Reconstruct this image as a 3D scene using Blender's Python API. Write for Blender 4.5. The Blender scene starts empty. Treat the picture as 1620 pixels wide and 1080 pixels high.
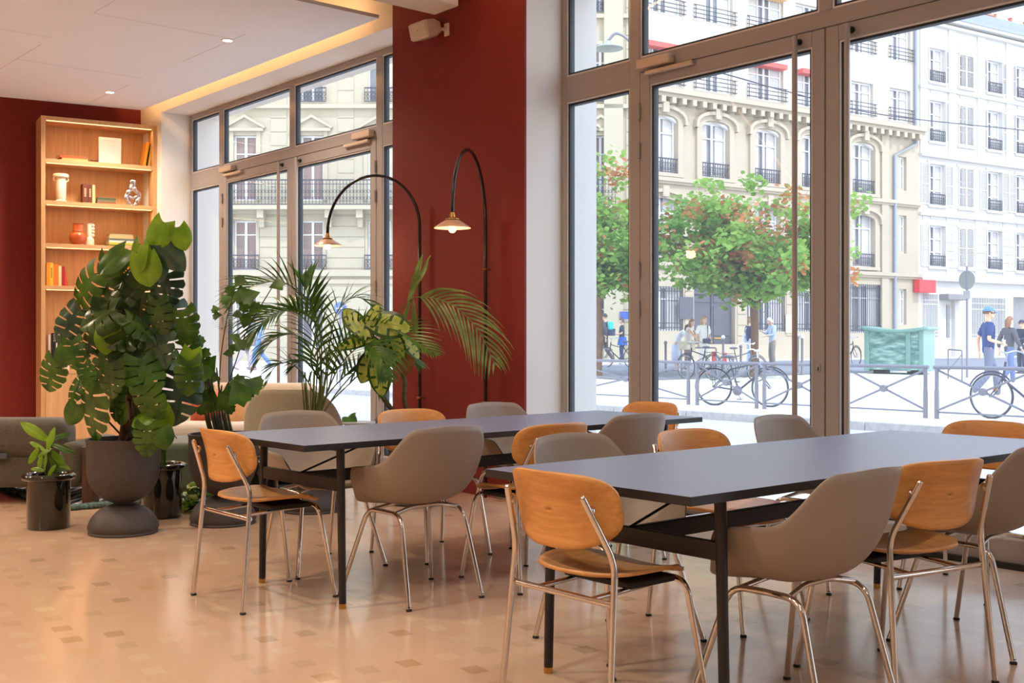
import bpy, bmesh, math, random
from math import sin, cos, pi, radians, sqrt
from mathutils import Vector, Matrix, Euler, noise as mnoise

sc = bpy.context.scene
COL = sc.collection

# ------------------------------------------------------------------ camera
CAM_Z, F, CX, HY = 1.19, 1791.0, 810.0, 537.0          # eye height, focal length (px of a 1620 px frame), centre, horizon
FWD = Vector((-0.7607, 0.6491, 0)); RGT = Vector((0.6491, 0.7607, 0))
cd = bpy.data.cameras.new('camera'); cam = bpy.data.objects.new('camera', cd); COL.objects.link(cam)
cam.location = (0, 0, CAM_Z)
cam.rotation_euler = (pi / 2, 0, math.atan2(0.7607, 0.6491))
cd.sensor_width = 36; cd.lens = 36 * F / 1620; cd.shift_y = -(540 - HY) / 1620; cd.clip_end = 500
sc.camera = cam

# ------------------------------------------------------------------ exposure, sky, sun
sc.view_settings.view_transform = 'Standard'; sc.view_settings.look = 'None'
sc.view_settings.exposure = -0.10; sc.view_settings.gamma = 1.0; sc.view_settings.use_curve_mapping = False
sc.cycles.use_denoising = True
sc.cycles.max_bounces = 8; sc.cycles.diffuse_bounces = 4; sc.cycles.glossy_bounces = 4
sc.cycles.transparent_max_bounces = 24; sc.cycles.transmission_bounces = 4
sc.cycles.sample_clamp_indirect = 6.0; sc.cycles.caustics_reflective = False; sc.cycles.caustics_refractive = False
W = bpy.data.worlds.new('sky'); sc.world = W; W.use_nodes = True
_n = W.node_tree.nodes; _l = W.node_tree.links; _n.clear()
_o = _n.new('ShaderNodeOutputWorld'); _b = _n.new('ShaderNodeBackground'); _t = _n.new('ShaderNodeTexCoord')
_s = _n.new('ShaderNodeSeparateXYZ'); _r = _n.new('ShaderNodeValToRGB')
_l.new(_t.outputs['Generated'], _s.inputs[0]); _l.new(_s.outputs['Z'], _r.inputs[0])
_r.color_ramp.elements[0].position = 0.0; _r.color_ramp.elements[0].color = (1.0, 1.0, 1.0, 1)
_r.color_ramp.elements[1].position = 0.75; _r.color_ramp.elements[1].color = (0.50, 0.68, 1.0, 1)
_b.inputs['Strength'].default_value = 2.9
_l.new(_r.outputs[0], _b.inputs[0]); _l.new(_b.outputs[0], _o.inputs[0])
SUN = Vector((0.80, -0.06, 1.02)).normalized()
sd = bpy.data.lights.new('sun', 'SUN'); sd.energy = 2.2; sd.angle = radians(0.8); sd.color = (1.0, 0.96, 0.90)
so = bpy.data.objects.new('sun', sd); COL.objects.link(so)
so.rotation_euler = SUN.to_track_quat('Z', 'Y').to_euler(); so.location = (0, 20, 30)

WARM = (1.0, 0.52, 0.21)
def area(name, loc, sx, sy, power, direction, color=WARM, spread=pi):
    d = bpy.data.lights.new(name, 'AREA'); d.shape = 'RECTANGLE'; d.size = sx; d.size_y = sy; d.energy = power; d.color = color; d.spread = spread
    o = bpy.data.objects.new(name, d); COL.objects.link(o); o.location = loc
    o.rotation_euler = Vector(direction).to_track_quat('-Z', 'Y').to_euler(); return o
# LED strips lying in the coves above the lowered ceiling board
area('cove_light_window', (-10.7, 5.12, 4.06), 4.8, 0.06, 19, (0, 1, 0.10), WARM)
area('cove_light_end', (-7.9, 2.2, 4.12), 0.06, 6.0, 15, (0.6, 0, 0.5), WARM)
area('cove_light_beam', (-6.6, 4.3, 4.15), 0.06, 2.0, 22, (0.1, 0.2, 0.5), WARM)

# ------------------------------------------------------------------ pixel -> place
def ray(px, py):
    o = px - CX
    return FWD * F + RGT * o + Vector((0, 0, HY - py))
def atz(px, py, z):                      # point of the ray at height z
    r = ray(px, py); t = (z - CAM_Z) / r.z; return Vector((r.x * t, r.y * t, z))
def aty(px, py, y):
    r = ray(px, py); t = y / r.y; return Vector((r.x * t, y, CAM_Z + r.z * t))
def atd(px, py, d):                      # at depth d along the view axis
    r = ray(px, py); t = d / F; return Vector((r.x * t, r.y * t, CAM_Z + r.z * t))
def depth(p): return p[0] * FWD.x + p[1] * FWD.y

# ------------------------------------------------------------------ objects
def tag(o, label=None, cat=None, group=None, kind=None):
    if label: o['label'] = label
    if cat: o['category'] = cat
    if group: o['group'] = group
    if kind: o['kind'] = kind
    return o
def thing(name, label, cat, loc=(0, 0, 0), rz=0.0, group=None):
    o = bpy.data.objects.new(name, None); COL.objects.link(o); o.location = loc; o.rotation_euler = (0, 0, rz)
    o.empty_display_size = 0.1
    return tag(o, label, cat, group)
def kids(o): return [c for c in bpy.data.objects if c.parent == o]
def copy_tree(o, parent=None, tree=None):
    if tree is None:
        tree = {}
        for c in bpy.data.objects:
            if c.parent: tree.setdefault(c.parent.name, []).append(c)
    c = o.copy(); COL.objects.link(c); c.parent = parent
    for k in tree.get(o.name, []): copy_tree(k, c, tree)
    return c
def inst(src, parent, loc, rz=0.0, name=None, scale=None):      # another object with the same mesh
    c = src.copy(); COL.objects.link(c); c.parent = parent; c.location = loc; c.rotation_euler = (0, 0, rz)
    if scale: c.scale = scale
    return c

class MB:
    def __init__(s): s.v = []; s.f = []; s.m = []; s.sm = []
    def add(s, vs, fs, mi=0, M=None, smooth=True):
        b = len(s.v)
        s.v += [tuple(M @ Vector(v)) for v in vs] if M is not None else [tuple(v) for v in vs]
        for f in fs: s.f.append([b + i for i in f]); s.m.append(mi); s.sm.append(smooth)
    def box(s, x0, x1, y0, y1, z0, z1, mi=0, M=None):
        vs = [(x, y, z) for z in (z0, z1) for y in (y0, y1) for x in (x0, x1)]
        s.add(vs, [(0, 2, 3, 1), (4, 5, 7, 6), (0, 1, 5, 4), (2, 6, 7, 3), (0, 4, 6, 2), (1, 3, 7, 5)], mi, M, False)
    def cbox(s, c, d, mi=0, M=None):
        s.box(c[0] - d[0] / 2, c[0] + d[0] / 2, c[1] - d[1] / 2, c[1] + d[1] / 2, c[2] - d[2] / 2, c[2] + d[2] / 2, mi, M)
    def tube(s, pts, r, n=8, mi=0, M=None, cap=True, flat=1.0):
        pts = [Vector(p) for p in pts]; k = len(pts)
        if k < 2: return
        rs = r if isinstance(r, (list, tuple)) else [r] * k
        vs = []; T = []
        for i in range(k):
            a = pts[max(i - 1, 0)]; b = pts[min(i + 1, k - 1)]; d = b - a
            T.append(d.normalized() if d.length > 1e-9 else Vector((0, 0, 1)))
        up = Vector((0, 0, 1)) if abs(T[0].z) < 0.9 else Vector((0, 1, 0))
        N = T[0].cross(up).normalized()
        for i in range(k):
            if i:
                ax = T[i - 1].cross(T[i])
                if ax.length > 1e-8: N = Matrix.Rotation(T[i - 1].angle(T[i]), 3, ax.normalized()) @ N
            N = (N - T[i] * N.dot(T[i])).normalized(); B = T[i].cross(N)
            for j in range(n):
                a = 2 * pi * j / n; vs.append(pts[i] + N * cos(a) * rs[i] + B * sin(a) * rs[i] * flat)
        fs = [(i * n + j, i * n + (j + 1) % n, (i + 1) * n + (j + 1) % n, (i + 1) * n + j) for i in range(k - 1) for j in range(n)]
        if cap: fs += [tuple(reversed(range(n))), tuple((k - 1) * n + j for j in range(n))]
        s.add(vs, fs, mi, M)
    def lathe(s, prof, n=32, c=(0, 0, 0), mi=0, M=None):
        k = len(prof); vs = [(c[0] + r * cos(2 * pi * j / n), c[1] + r * sin(2 * pi * j / n), c[2] + z) for r, z in prof for j in range(n)]
        fs = [(i * n + j, i * n + (j + 1) % n, (i + 1) * n + (j + 1) % n, (i + 1) * n + j) for i in range(k - 1) for j in range(n)]
        if prof[0][0] > 1e-6 and prof[0][0] < 0.02: fs.append(tuple(reversed(range(n))))
        s.add(vs, fs, mi, M)
    def prism(s, poly, h0, h1, mi=0, M=None):        # poly in xy, extruded in z
        n = len(poly); vs = [(x, y, h0) for x, y in poly] + [(x, y, h1) for x, y in poly]
        fs = [tuple(reversed(range(n))), tuple(range(n, 2 * n))] + [(i, (i + 1) % n, n + (i + 1) % n, n + i) for i in range(n)]
        s.add(vs, fs, mi, M, False)
    def ell(s, c, r, nu=16, nv=10, mi=0, M=None):
        vs = []; fs = []
        for i in range(nv + 1):
            a = pi * i / nv
            for j in range(nu):
                b = 2 * pi * j / nu; vs.append((c[0] + r[0] * sin(a) * cos(b), c[1] + r[1] * sin(a) * sin(b), c[2] + r[2] * cos(a)))
        for i in range(nv):
            for j in range(nu):
                fs.append((i * nu + j, (i + 1) * nu + j, (i + 1) * nu + (j + 1) % nu, i * nu + (j + 1) % nu))
        s.add(vs, fs, mi, M)
    def grid(s, nu, nv, fn, mi=0, M=None, skip=None, wrap=False):
        vs = [fn(i / nu, j / nv) for i in range(nu + 1) for j in range(nv + 1)]
        fs = [(i * (nv + 1) + j, (i + 1) * (nv + 1) + j, (i + 1) * (nv + 1) + j + 1, i * (nv + 1) + j + 1)
              for i in range(nu) for j in range(nv) if not (skip and skip(i, j))]
        s.add(vs, fs, mi, M)
    def build(s, name, mats, parent=None, bevel=0, angle=40, seg=2, loc=None, rz=0.0, thick=0, sub=0, thoff=-1):
        me = bpy.data.meshes.new(name); me.from_pydata(s.v, [], s.f); 
        if not isinstance(mats, (list, tuple)): mats = [mats]
        for m in mats: me.materials.append(m)
        if len(mats) > 1: me.polygons.foreach_set('material_index', s.m)
        me.polygons.foreach_set('use_smooth', [True] * len(s.f)); me.set_sharp_from_angle(angle=radians(angle)); me.update()
        if thick or sub:
            bm = bmesh.new(); bm.from_mesh(me); bmesh.ops.remove_doubles(bm, verts=bm.verts, dist=1e-5); bm.to_mesh(me); bm.free()
        o = bpy.data.objects.new(name, me); COL.objects.link(o); o.parent = parent
        if loc: o.location = loc
        if rz: o.rotation_euler = (0, 0, rz)
        if sub:
            md = o.modifiers.new('smooth', 'SUBSURF'); md.levels = sub; md.render_levels = sub
        if thick:
            md = o.modifiers.new('shell', 'SOLIDIFY'); md.thickness = thick; md.offset = thoff
        if bevel:
            md = o.modifiers.new('edge', 'BEVEL'); md.width = bevel; md.segments = seg; md.limit_method = 'ANGLE'; md.angle_limit = radians(50)
        return o
def rounded(pts, rad, n=6):                 # polyline with rounded corners
    pts = [Vector(p) for p in pts]; out = [pts[0]]
    for i in range(1, len(pts) - 1):
        a, b, c = pts[i - 1], pts[i], pts[i + 1]; r = rad[i - 1] if isinstance(rad, (list, tuple)) else rad
        p = b + (a - b).normalized() * min(r, (a - b).length * .49); q = b + (c - b).normalized() * min(r, (c - b).length * .49)
        for k in range(n + 1):
            t = k / n; out.append(p * (1 - t) ** 2 + b * 2 * t * (1 - t) + q * t * t)
    out.append(pts[-1]); return out
def smoothline(pts, n=6):                   # Catmull-Rom through points
    P = [Vector(p) for p in pts]; P = [P[0] * 2 - P[1]] + P + [P[-1] * 2 - P[-2]]; out = []
    for i in range(1, len(P) - 2):
        for k in range(n):
            t = k / n; a, b, c, d = P[i - 1], P[i], P[i + 1], P[i + 2]
            out.append(0.5 * (2 * b + (c - a) * t + (2 * a - 5 * b + 4 * c - d) * t * t + (3 * b - a - 3 * c + d) * t ** 3))
    out.append(P[-2]); return out
def T(x=0, y=0, z=0): return Matrix.Translation((x, y, z))
def Rz(a): return Matrix.Rotation(a, 4, 'Z')
def Rx(a): return Matrix.Rotation(a, 4, 'X')
def Ry(a): return Matrix.Rotation(a, 4, 'Y')
def frame_at(p, d, up=(0, 0, 1)):            # local y along d, local z near up
    y = Vector(d).normalized(); u = Vector(up); x = y.cross(u)
    if x.length < 1e-4: x = y.cross(Vector((1, 0, 0)))
    x.normalize(); z = x.cross(y)
    m = Matrix((x, y, z)).transposed().to_4x4(); m.translation = Vector(p); return m

# ------------------------------------------------------------------ materials (procedural)
def lin(c): return tuple(((v / 255) / 12.92 if v / 255 <= .04045 else ((v / 255 + .055) / 1.055) ** 2.4) for v in c[:3]) + (1,)
MATS = {}
def mat(name, rgb, rough=0.5, metal=0.0, spec=0.5, var=0.06, vs=6.0, bump=0.0, bs=80.0, coat=0.0, sheen=0.0, trans=0.0, emit=None, es=0.0, stretch=None, ior=None):
    if name in MATS: return MATS[name]
    m = bpy.data.materials.new(name); MATS[name] = m; m.use_nodes = True
    n = m.node_tree.nodes; l = m.node_tree.links; p = n['Principled BSDF']
    p.inputs['Roughness'].default_value = rough; p.inputs['Metallic'].default_value = metal
    p.inputs['Specular IOR Level'].default_value = spec; p.inputs['Coat Weight'].default_value = coat
    p.inputs['Sheen Weight'].default_value = sheen; p.inputs['Transmission Weight'].default_value = trans
    if ior: p.inputs['IOR'].default_value = ior
    c = lin(rgb); p.inputs['Base Color'].default_value = c
    if emit: p.inputs['Emission Color'].default_value = lin(emit); p.inputs['Emission Strength'].default_value = es
    if var or bump:
        tc = n.new('ShaderNodeTexCoord'); mp = n.new('ShaderNodeMapping'); l.new(tc.outputs['Object'], mp.inputs[0])
        if stretch: mp.inputs['Scale'].default_value = stretch
    if var:
        nz = n.new('ShaderNodeTexNoise'); nz.inputs['Scale'].default_value = vs; nz.inputs['Detail'].default_value = 4
        l.new(mp.outputs[0], nz.inputs['Vector'])
        cr = n.new('ShaderNodeValToRGB'); cr.color_ramp.elements[0].position = .3; cr.color_ramp.elements[1].position = .7
        cr.color_ramp.elements[0].color = tuple(x * (1 - var) for x in c[:3]) + (1,)
        cr.color_ramp.elements[1].color = tuple(min(1, x * (1 + var)) for x in c[:3]) + (1,)
        l.new(nz.outputs['Fac'], cr.inputs[0]); l.new(cr.outputs[0], p.inputs['Base Color'])
    if bump:
        nb = n.new('ShaderNodeTexNoise'); nb.inputs['Scale'].default_value = bs; nb.inputs['Detail'].default_value = 3
        l.new(mp.outputs[0], nb.inputs['Vector']); bu = n.new('ShaderNodeBump'); bu.inputs['Strength'].default_value = bump
        bu.inputs['Distance'].default_value = .004
        l.new(nb.outputs['Fac'], bu.inputs['Height']); l.new(bu.outputs[0], p.inputs['Normal'])
    return m
def wood(name, a, b, scale=(2, 45, 45), rough=.45, detail=3, big=None):
    if name in MATS: return MATS[name]
    m = bpy.data.materials.new(name); MATS[name] = m; m.use_nodes = True
    n = m.node_tree.nodes; l = m.node_tree.links; p = n['Principled BSDF']; p.inputs['Roughness'].default_value = rough
    tc = n.new('ShaderNodeTexCoord'); mp = n.new('ShaderNodeMapping'); mp.inputs['Scale'].default_value = scale
    l.new(tc.outputs['Object'], mp.inputs[0])
    n1 = n.new('ShaderNodeTexNoise'); n1.inputs['Scale'].default_value = 2.2; n1.inputs['Detail'].default_value = detail; n1.inputs['Distortion'].default_value = .12
    l.new(mp.outputs[0], n1.inputs['Vector'])
    mp2 = n.new('ShaderNodeMapping'); mp2.inputs['Scale'].default_value = tuple(s * .22 for s in scale); l.new(tc.outputs['Object'], mp2.inputs[0])
    n2 = n.new('ShaderNodeTexNoise'); n2.inputs['Scale'].default_value = 2.0; n2.inputs['Detail'].default_value = 2; l.new(mp2.outputs[0], n2.inputs['Vector'])
    mx = n.new('ShaderNodeMix'); mx.inputs[0].default_value = .5; l.new(n1.outputs['Fac'], mx.inputs[2]); l.new(n2.outputs['Fac'], mx.inputs[3])
    cr = n.new('ShaderNodeValToRGB'); cr.color_ramp.elements[0].position = .34; cr.color_ramp.elements[1].position = .64
    cr.color_ramp.elements[0].color = lin(b); cr.color_ramp.elements[1].color = lin(a)
    l.new(mx.outputs[0], cr.inputs[0]); l.new(cr.outputs[0], p.inputs['Base Color'])
    return m
def glassmat(name, tint=(1, 1, 1), refl=1.0, veil=.05):
    m = bpy.data.materials.new(name); MATS[name] = m; m.use_nodes = True; n = m.node_tree.nodes; l = m.node_tree.links; n.clear()
    o = n.new('ShaderNodeOutputMaterial'); mx = n.new('ShaderNodeMixShader'); t = n.new('ShaderNodeBsdfTransparent'); g = n.new('ShaderNodeBsdfGlossy')
    fr = n.new('ShaderNodeFresnel'); fr.inputs['IOR'].default_value = 1.45; mu = n.new('ShaderNodeMath'); mu.operation = 'MULTIPLY'; mu.inputs[1].default_value = refl
    t.inputs['Color'].default_value = (*tint, 1); g.inputs['Roughness'].default_value = 0.0
    l.new(fr.outputs[0], mu.inputs[0]); l.new(mu.outputs[0], mx.inputs[0]); l.new(g.outputs[0], mx.inputs[2]); l.new(mx.outputs[0], o.inputs[0])
    tl = n.new('ShaderNodeBsdfTranslucent'); tl.inputs['Color'].default_value = (.92, .95, 1, 1); m2 = n.new('ShaderNodeMixShader'); m2.inputs[0].default_value = veil; l.new(t.outputs[0], m2.inputs[1]); l.new(tl.outputs[0], m2.inputs[2]); l.new(m2.outputs[0], mx.inputs[1])
    return m
def emis(name, rgb, s):
    m = bpy.data.materials.new(name); MATS[name] = m; m.use_nodes = True; n = m.node_tree.nodes; l = m.node_tree.links; n.clear()
    o = n.new('ShaderNodeOutputMaterial'); e = n.new('ShaderNodeEmission'); e.inputs[0].default_value = lin(rgb); e.inputs[1].default_value = s
    l.new(e.outputs[0], o.inputs[0]); return m
def leafmat(name, a, b, tr=.35, rough=.35, scale=9.0, veins=None):
    m = bpy.data.materials.new(name); MATS[name] = m; m.use_nodes = True; n = m.node_tree.nodes; l = m.node_tree.links; p = n['Principled BSDF']
    p.inputs['Roughness'].default_value = rough
    tc = n.new('ShaderNodeTexCoord'); nz = n.new('ShaderNodeTexNoise'); nz.inputs['Scale'].default_value = scale; nz.inputs['Detail'].default_value = 3
    l.new(tc.outputs['Object'], nz.inputs['Vector']); cr = n.new('ShaderNodeValToRGB'); cr.color_ramp.elements[0].position = .35; cr.color_ramp.elements[1].position = .65
    cr.color_ramp.elements[0].color = lin(a); cr.color_ramp.elements[1].color = lin(b); l.new(nz.outputs['Fac'], cr.inputs[0]); l.new(cr.outputs[0], p.inputs['Base Color'])
    t = n.new('ShaderNodeBsdfTranslucent'); l.new(cr.outputs[0], t.inputs['Color']); mx = n.new('ShaderNodeMixShader'); mx.inputs[0].default_value = tr
    o = n['Material Output']; l.new(p.outputs[0], mx.inputs[1]); l.new(t.outputs[0], mx.inputs[2]); l.new(mx.outputs[0], o.inputs[0])
    return m

M_white = mat('wall_paint_white', (230, 227, 222), .8, var=.015, vs=1.5, bump=.05, bs=200)
M_cream = mat('wall_paint_cream', (228, 222, 212), .85, var=.015, vs=1.5)
M_red = mat('wall_paint_oxblood', (122, 29, 20), .72, var=.06, vs=14, bump=.12, bs=160)
M_ceil = mat('ceiling_board_white', (232, 236, 242), .85, var=.01, vs=1.0)
M_frame = mat('window_frame_taupe', (160, 153, 150), .45, var=.02, vs=3)
M_gasket = mat('black_gasket', (38, 44, 52), .6, var=0)
M_alu = mat('brushed_aluminium', (176, 178, 182), .35, metal=.6, var=.03)
M_glass = glassmat('window_glass', (.985, .995, .99), .42, .05)
M_glassd = glassmat('shop_glass', (.90, .93, .95), 1.0)
M_chrome = mat('chrome', (214, 206, 198), .12, metal=1.0, var=.02, vs=30)
M_rubber = mat('black_rubber', (22, 20, 20), .6, var=.05)
M_oak = wood('oak_veneer', (216, 154, 84), (190, 124, 58), (1.2, 30, 34), .42)
M_oakseat = wood('oak_veneer_seat', (212, 154, 90), (184, 124, 66), (26, 1.6, 26), .4)
M_ply = wood('plywood_edge', (214, 158, 98), (180, 120, 66), (4, 4, 220), .5)
M_shell = mat('taupe_plastic', (148, 132, 117), .52, var=.02, vs=4, spec=.4, bump=.04, bs=500)
M_top = mat('sky_tinted_linoleum', (108, 119, 150), .36, var=.03, vs=5, spec=.8, ior=1.6)  # dark linoleum; the blue reflection of the sky is put into its base colour
M_edge = mat('black_table_edge', (30, 28, 30), .42, var=.05, spec=.5)
M_steel = mat('black_powder_coat', (30, 26, 25), .42, var=.05, spec=.5)
M_brass = mat('brass', (196, 150, 76), .3, metal=1.0, var=.05)
M_shelfoak = wood('bookcase_oak', (220, 172, 120), (194, 146, 98), (34, 34, 1.4), .5)
M_black = mat('matt_black', (18, 16, 16), .6, var=.05)
# ------------------------------------------------------------------ floor
def floor_material():
    m = bpy.data.materials.new('terrazzo_floor_with_inlaid_tiles'); m.use_nodes = True; n = m.node_tree.nodes; l = m.node_tree.links; p = n['Principled BSDF']
    def N(t, **k):
        x = n.new('ShaderNode' + t)
        for a, b in k.items(): setattr(x, a, b)
        return x
    def MT(op, a, b=None, c=None):
        x = N('Math', operation=op)
        for i, v in enumerate((a, b, c)):
            if v is None: continue
            if isinstance(v, (int, float)): x.inputs[i].default_value = v
            else: l.new(v, x.inputs[i])
        return x.outputs[0]
    tc = N('TexCoord'); sp = N('SeparateXYZ'); l.new(tc.outputs['Object'], sp.inputs[0]); X, Y = sp.outputs[0], sp.outputs[1]
    u = MT('ADD', MT('MULTIPLY', X, .989), MT('MULTIPLY', Y, -.148)); v = MT('ADD', MT('MULTIPLY', X, .148), MT('MULTIPLY', Y, .989))
    u = MT('DIVIDE', MT('ADD', u, 4.136 + .1), .2); v = MT('DIVIDE', MT('ADD', v, -1.389 + .08225), .1645)
    fu, fv = MT('FRACT', u), MT('FRACT', v); cu, cv = MT('FLOOR', u), MT('FLOOR', v)
    in_u = MT('LESS_THAN', MT('ABSOLUTE', MT('SUBTRACT', fu, .5)), .225); in_v = MT('LESS_THAN', MT('ABSOLUTE', MT('SUBTRACT', fv, .5)), .225)
    cb = N('CombineXYZ'); l.new(cu, cb.inputs[0]); l.new(cv, cb.inputs[1]); wn = N('TexWhiteNoise'); l.new(cb.outputs[0], wn.inputs['Vector'])
    mask = MT('MULTIPLY', in_u, in_v)
    cr = N('ValToRGB'); cr.color_ramp.interpolation = 'CONSTANT'; e = cr.color_ramp.elements
    cols = [(0, (210, 178, 148)), (.30, (212, 184, 154)), (.52, (200, 170, 140)), (.68, (216, 188, 154)), (.80, (188, 158, 128)), (.90, (208, 174, 138)), (.95, (192, 156, 122))]
    e[0].position = 0; e[0].color = lin(cols[0][1]); e[1].position = cols[1][0]; e[1].color = lin(cols[1][1])
    for q, c in cols[2:]: x = e.new(q); x.color = lin(c)
    l.new(wn.outputs['Value'], cr.inputs[0])
    nz = N('TexNoise'); nz.inputs['Scale'].default_value = 260; nz.inputs['Detail'].default_value = 2; l.new(tc.outputs['Object'], nz.inputs['Vector'])
    nb = N('TexNoise'); nb.inputs['Scale'].default_value = 1.3; nb.inputs['Detail'].default_value = 3; l.new(tc.outputs['Object'], nb.inputs['Vector'])
    base = N('ValToRGB'); base.color_ramp.elements[0].position = .3; base.color_ramp.elements[1].position = .7
    base.color_ramp.elements[0].color = lin((206, 172, 143)); base.color_ramp.elements[1].color = lin((216, 182, 153))
    l.new(MT('ADD', MT('MULTIPLY', nz.outputs['Fac'], .6), MT('MULTIPLY', nb.outputs['Fac'], .4)), base.inputs[0])
    mx = N('Mix', data_type='RGBA'); l.new(mask, mx.inputs[0]); l.new(base.outputs[0], mx.inputs[6]); l.new(cr.outputs[0], mx.inputs[7])
    sp2 = N('Mix', data_type='RGBA', blend_type='MULTIPLY'); sp2.inputs[0].default_value = .10; l.new(mx.outputs[2], sp2.inputs[6]); l.new(nz.outputs['Color'], sp2.inputs[7])
    l.new(sp2.outputs[2], p.inputs['Base Color'])
    rr = N('MapRange'); rr.inputs[3].default_value = .10; rr.inputs[4].default_value = .20; l.new(nb.outputs['Fac'], rr.inputs[0]); l.new(rr.outputs[0], p.inputs['Roughness'])
    p.inputs['Specular IOR Level'].default_value = .55
    bp = N('Bump'); bp.inputs['Strength'].default_value = .02; bp.inputs['Distance'].default_value = .02; l.new(nb.outputs['Fac'], bp.inputs['Height']); l.new(bp.outputs[0], p.inputs['Normal'])
    return m
def struct(o): return tag(o, kind='structure')
b = MB(); b.box(-17, 8, -8, 6.17, -.2, 0); struct(b.build('floor', floor_material()))

# ------------------------------------------------------------------ walls and ceiling
WX0 = -13.49 - .183 * 0 ; RW = lambda y: -13.49 + .183 * (y - 4.277)      # the red wall runs slightly skew
b = MB(); b.prism([(RW(-8), -8), (RW(5.46), 5.46), (RW(5.46) - .4, 5.46), (RW(-8) - .4, -8)], 0, 4.5); struct(b.build('wall_left', M_red))
# closet door in the red wall, same paint
ddir = Vector((.183, .983, 0)).normalized(); dn = Vector((.983, -.183, 0)).normalized()
dth = math.atan2(.983, .183)
b = MB(); b.box(-16.5, -12.68, 5.45, 6.17, 0, 3.838); b.box(-16.5, 8, 5.45, 6.17, 3.838, 8.0)
b.box(-1.6, .3, 5.45, 6.17, 0, 3.838); b.box(5.6, 8, 5.45, 6.17, 0, 3.838); struct(b.build('wall_front', M_cream))
b = MB(); b.box(-7.915, -6.227, 5.452, 6.17, 0, 3.838); struct(b.build('pillar', M_white))
b = MB(); b.box(-7.915, -6.227, 5.43, 5.452, 0, 4.5); struct(b.build('wall_pillar_red', M_red))
b = MB(); b.box(-17, 8, -8.3, -8, 0, 8); struct(b.build('wall_back', M_white))
b = MB(); b.box(8, 8.3, -8.3, 6.17, 0, 8); struct(b.build('wall_right', M_white))
b = MB(); b.box(-17, 8.3, -8.3, 6.17, 4.5, 4.7); struct(b.build('ceiling', M_cream))
# lowered ceiling board with fine joints
b = MB(); cx0 = RW(-8) - .1
b.prism([(-15.25, -8), (-7.91, -8), (-7.91, 5.29), (-12.88, 5.29), (-13.18, 3.81)], 3.87, 3.90)
struct(b.build('ceiling_board', M_ceil))
b = MB()
for k in range(9):
    y = 5.29 - .62 - k * 1.25; xs = RW(y) + .45
    for q in range(4):
        if (q + k) % 2 == 0: b.box(xs + q * 1.3, xs + q * 1.3 + 1.3, y - .0015, y + .0015, 3.8685, 3.8702)
for q in range(5):
    for k in range(8):
        y1 = 5.29 - .62 - k * 1.25
        if (q + k) % 2: b.box(-12.3 + q * 1.0, -12.297 + q * 1.0, y1 - 1.25, y1, 3.8685, 3.8702)
struct(b.build('trim_1', mat('joint_line', (186, 184, 182), .9, var=0)))
b = MB(); b.box(-7.05, -6.75, -4, 5.23, 3.70, 4.5); struct(b.build('ceiling_beam', M_cream, bevel=.006))

# recessed downlights and added fill lamps
M_lamp = emis('downlight_glow', (255, 236, 214), 14)
def spot(p, power, col=(1, .91, .82)):                  # added fill lamps without fixtures, brightening the room from out of view
    d = bpy.data.lights.new('fill_spot', 'SPOT'); d.energy = power * 3.0; d.color = col; d.spot_size = radians(150); d.spot_blend = .8; d.shadow_soft_size = .12
    o = bpy.data.objects.new('fill_spot', d); COL.objects.link(o); o.location = p
def downlight(p, label, power=0, group=None):
    t = thing('downlight', label, 'ceiling light', p, group=group)
    b = MB(); b.lathe([(.060, .0), (.060, -.004), (.044, -.004), (.042, .012)], 24); b.build('trim_ring', M_white, t)
    b = MB(); b.lathe([(.0001, -.001), (.043, -.001)], 20); b.build('lens', M_lamp, t)
    if power:
        d = bpy.data.lights.new('downlight_lamp', 'SPOT'); d.energy = power * 3.0; d.color = (1, .82, .64); d.spot_size = radians(150); d.spot_blend = .8; d.shadow_soft_size = .12
        o = bpy.data.objects.new('downlight_lamp', d); COL.objects.link(o); o.parent = t; o.location = (0, 0, -.03)
    return t
downlight(atz(360, 64, 3.87), 'round ceiling downlight nearer the tall window', 90)
downlight(atz(174, 146, 3.87), 'round ceiling downlight just above the bookcase', 90)
for x in (-9.6, -11.9):
    for y in (0.2, -2.8): spot((x, y, 3.84), 170, (1, .80, .60))
for x in (-5.2, -2.4, .4, 3.2):
    for y in (2.6, -.4, -3.4): spot((x, y, 4.46), (150 if y < 2 else 60) * {-5.2: 1.0, -2.4: .55, .4: .3, 3.2: .22}[x], (1, .80, .60) if x < -5 else (1, .94, .88))

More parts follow.
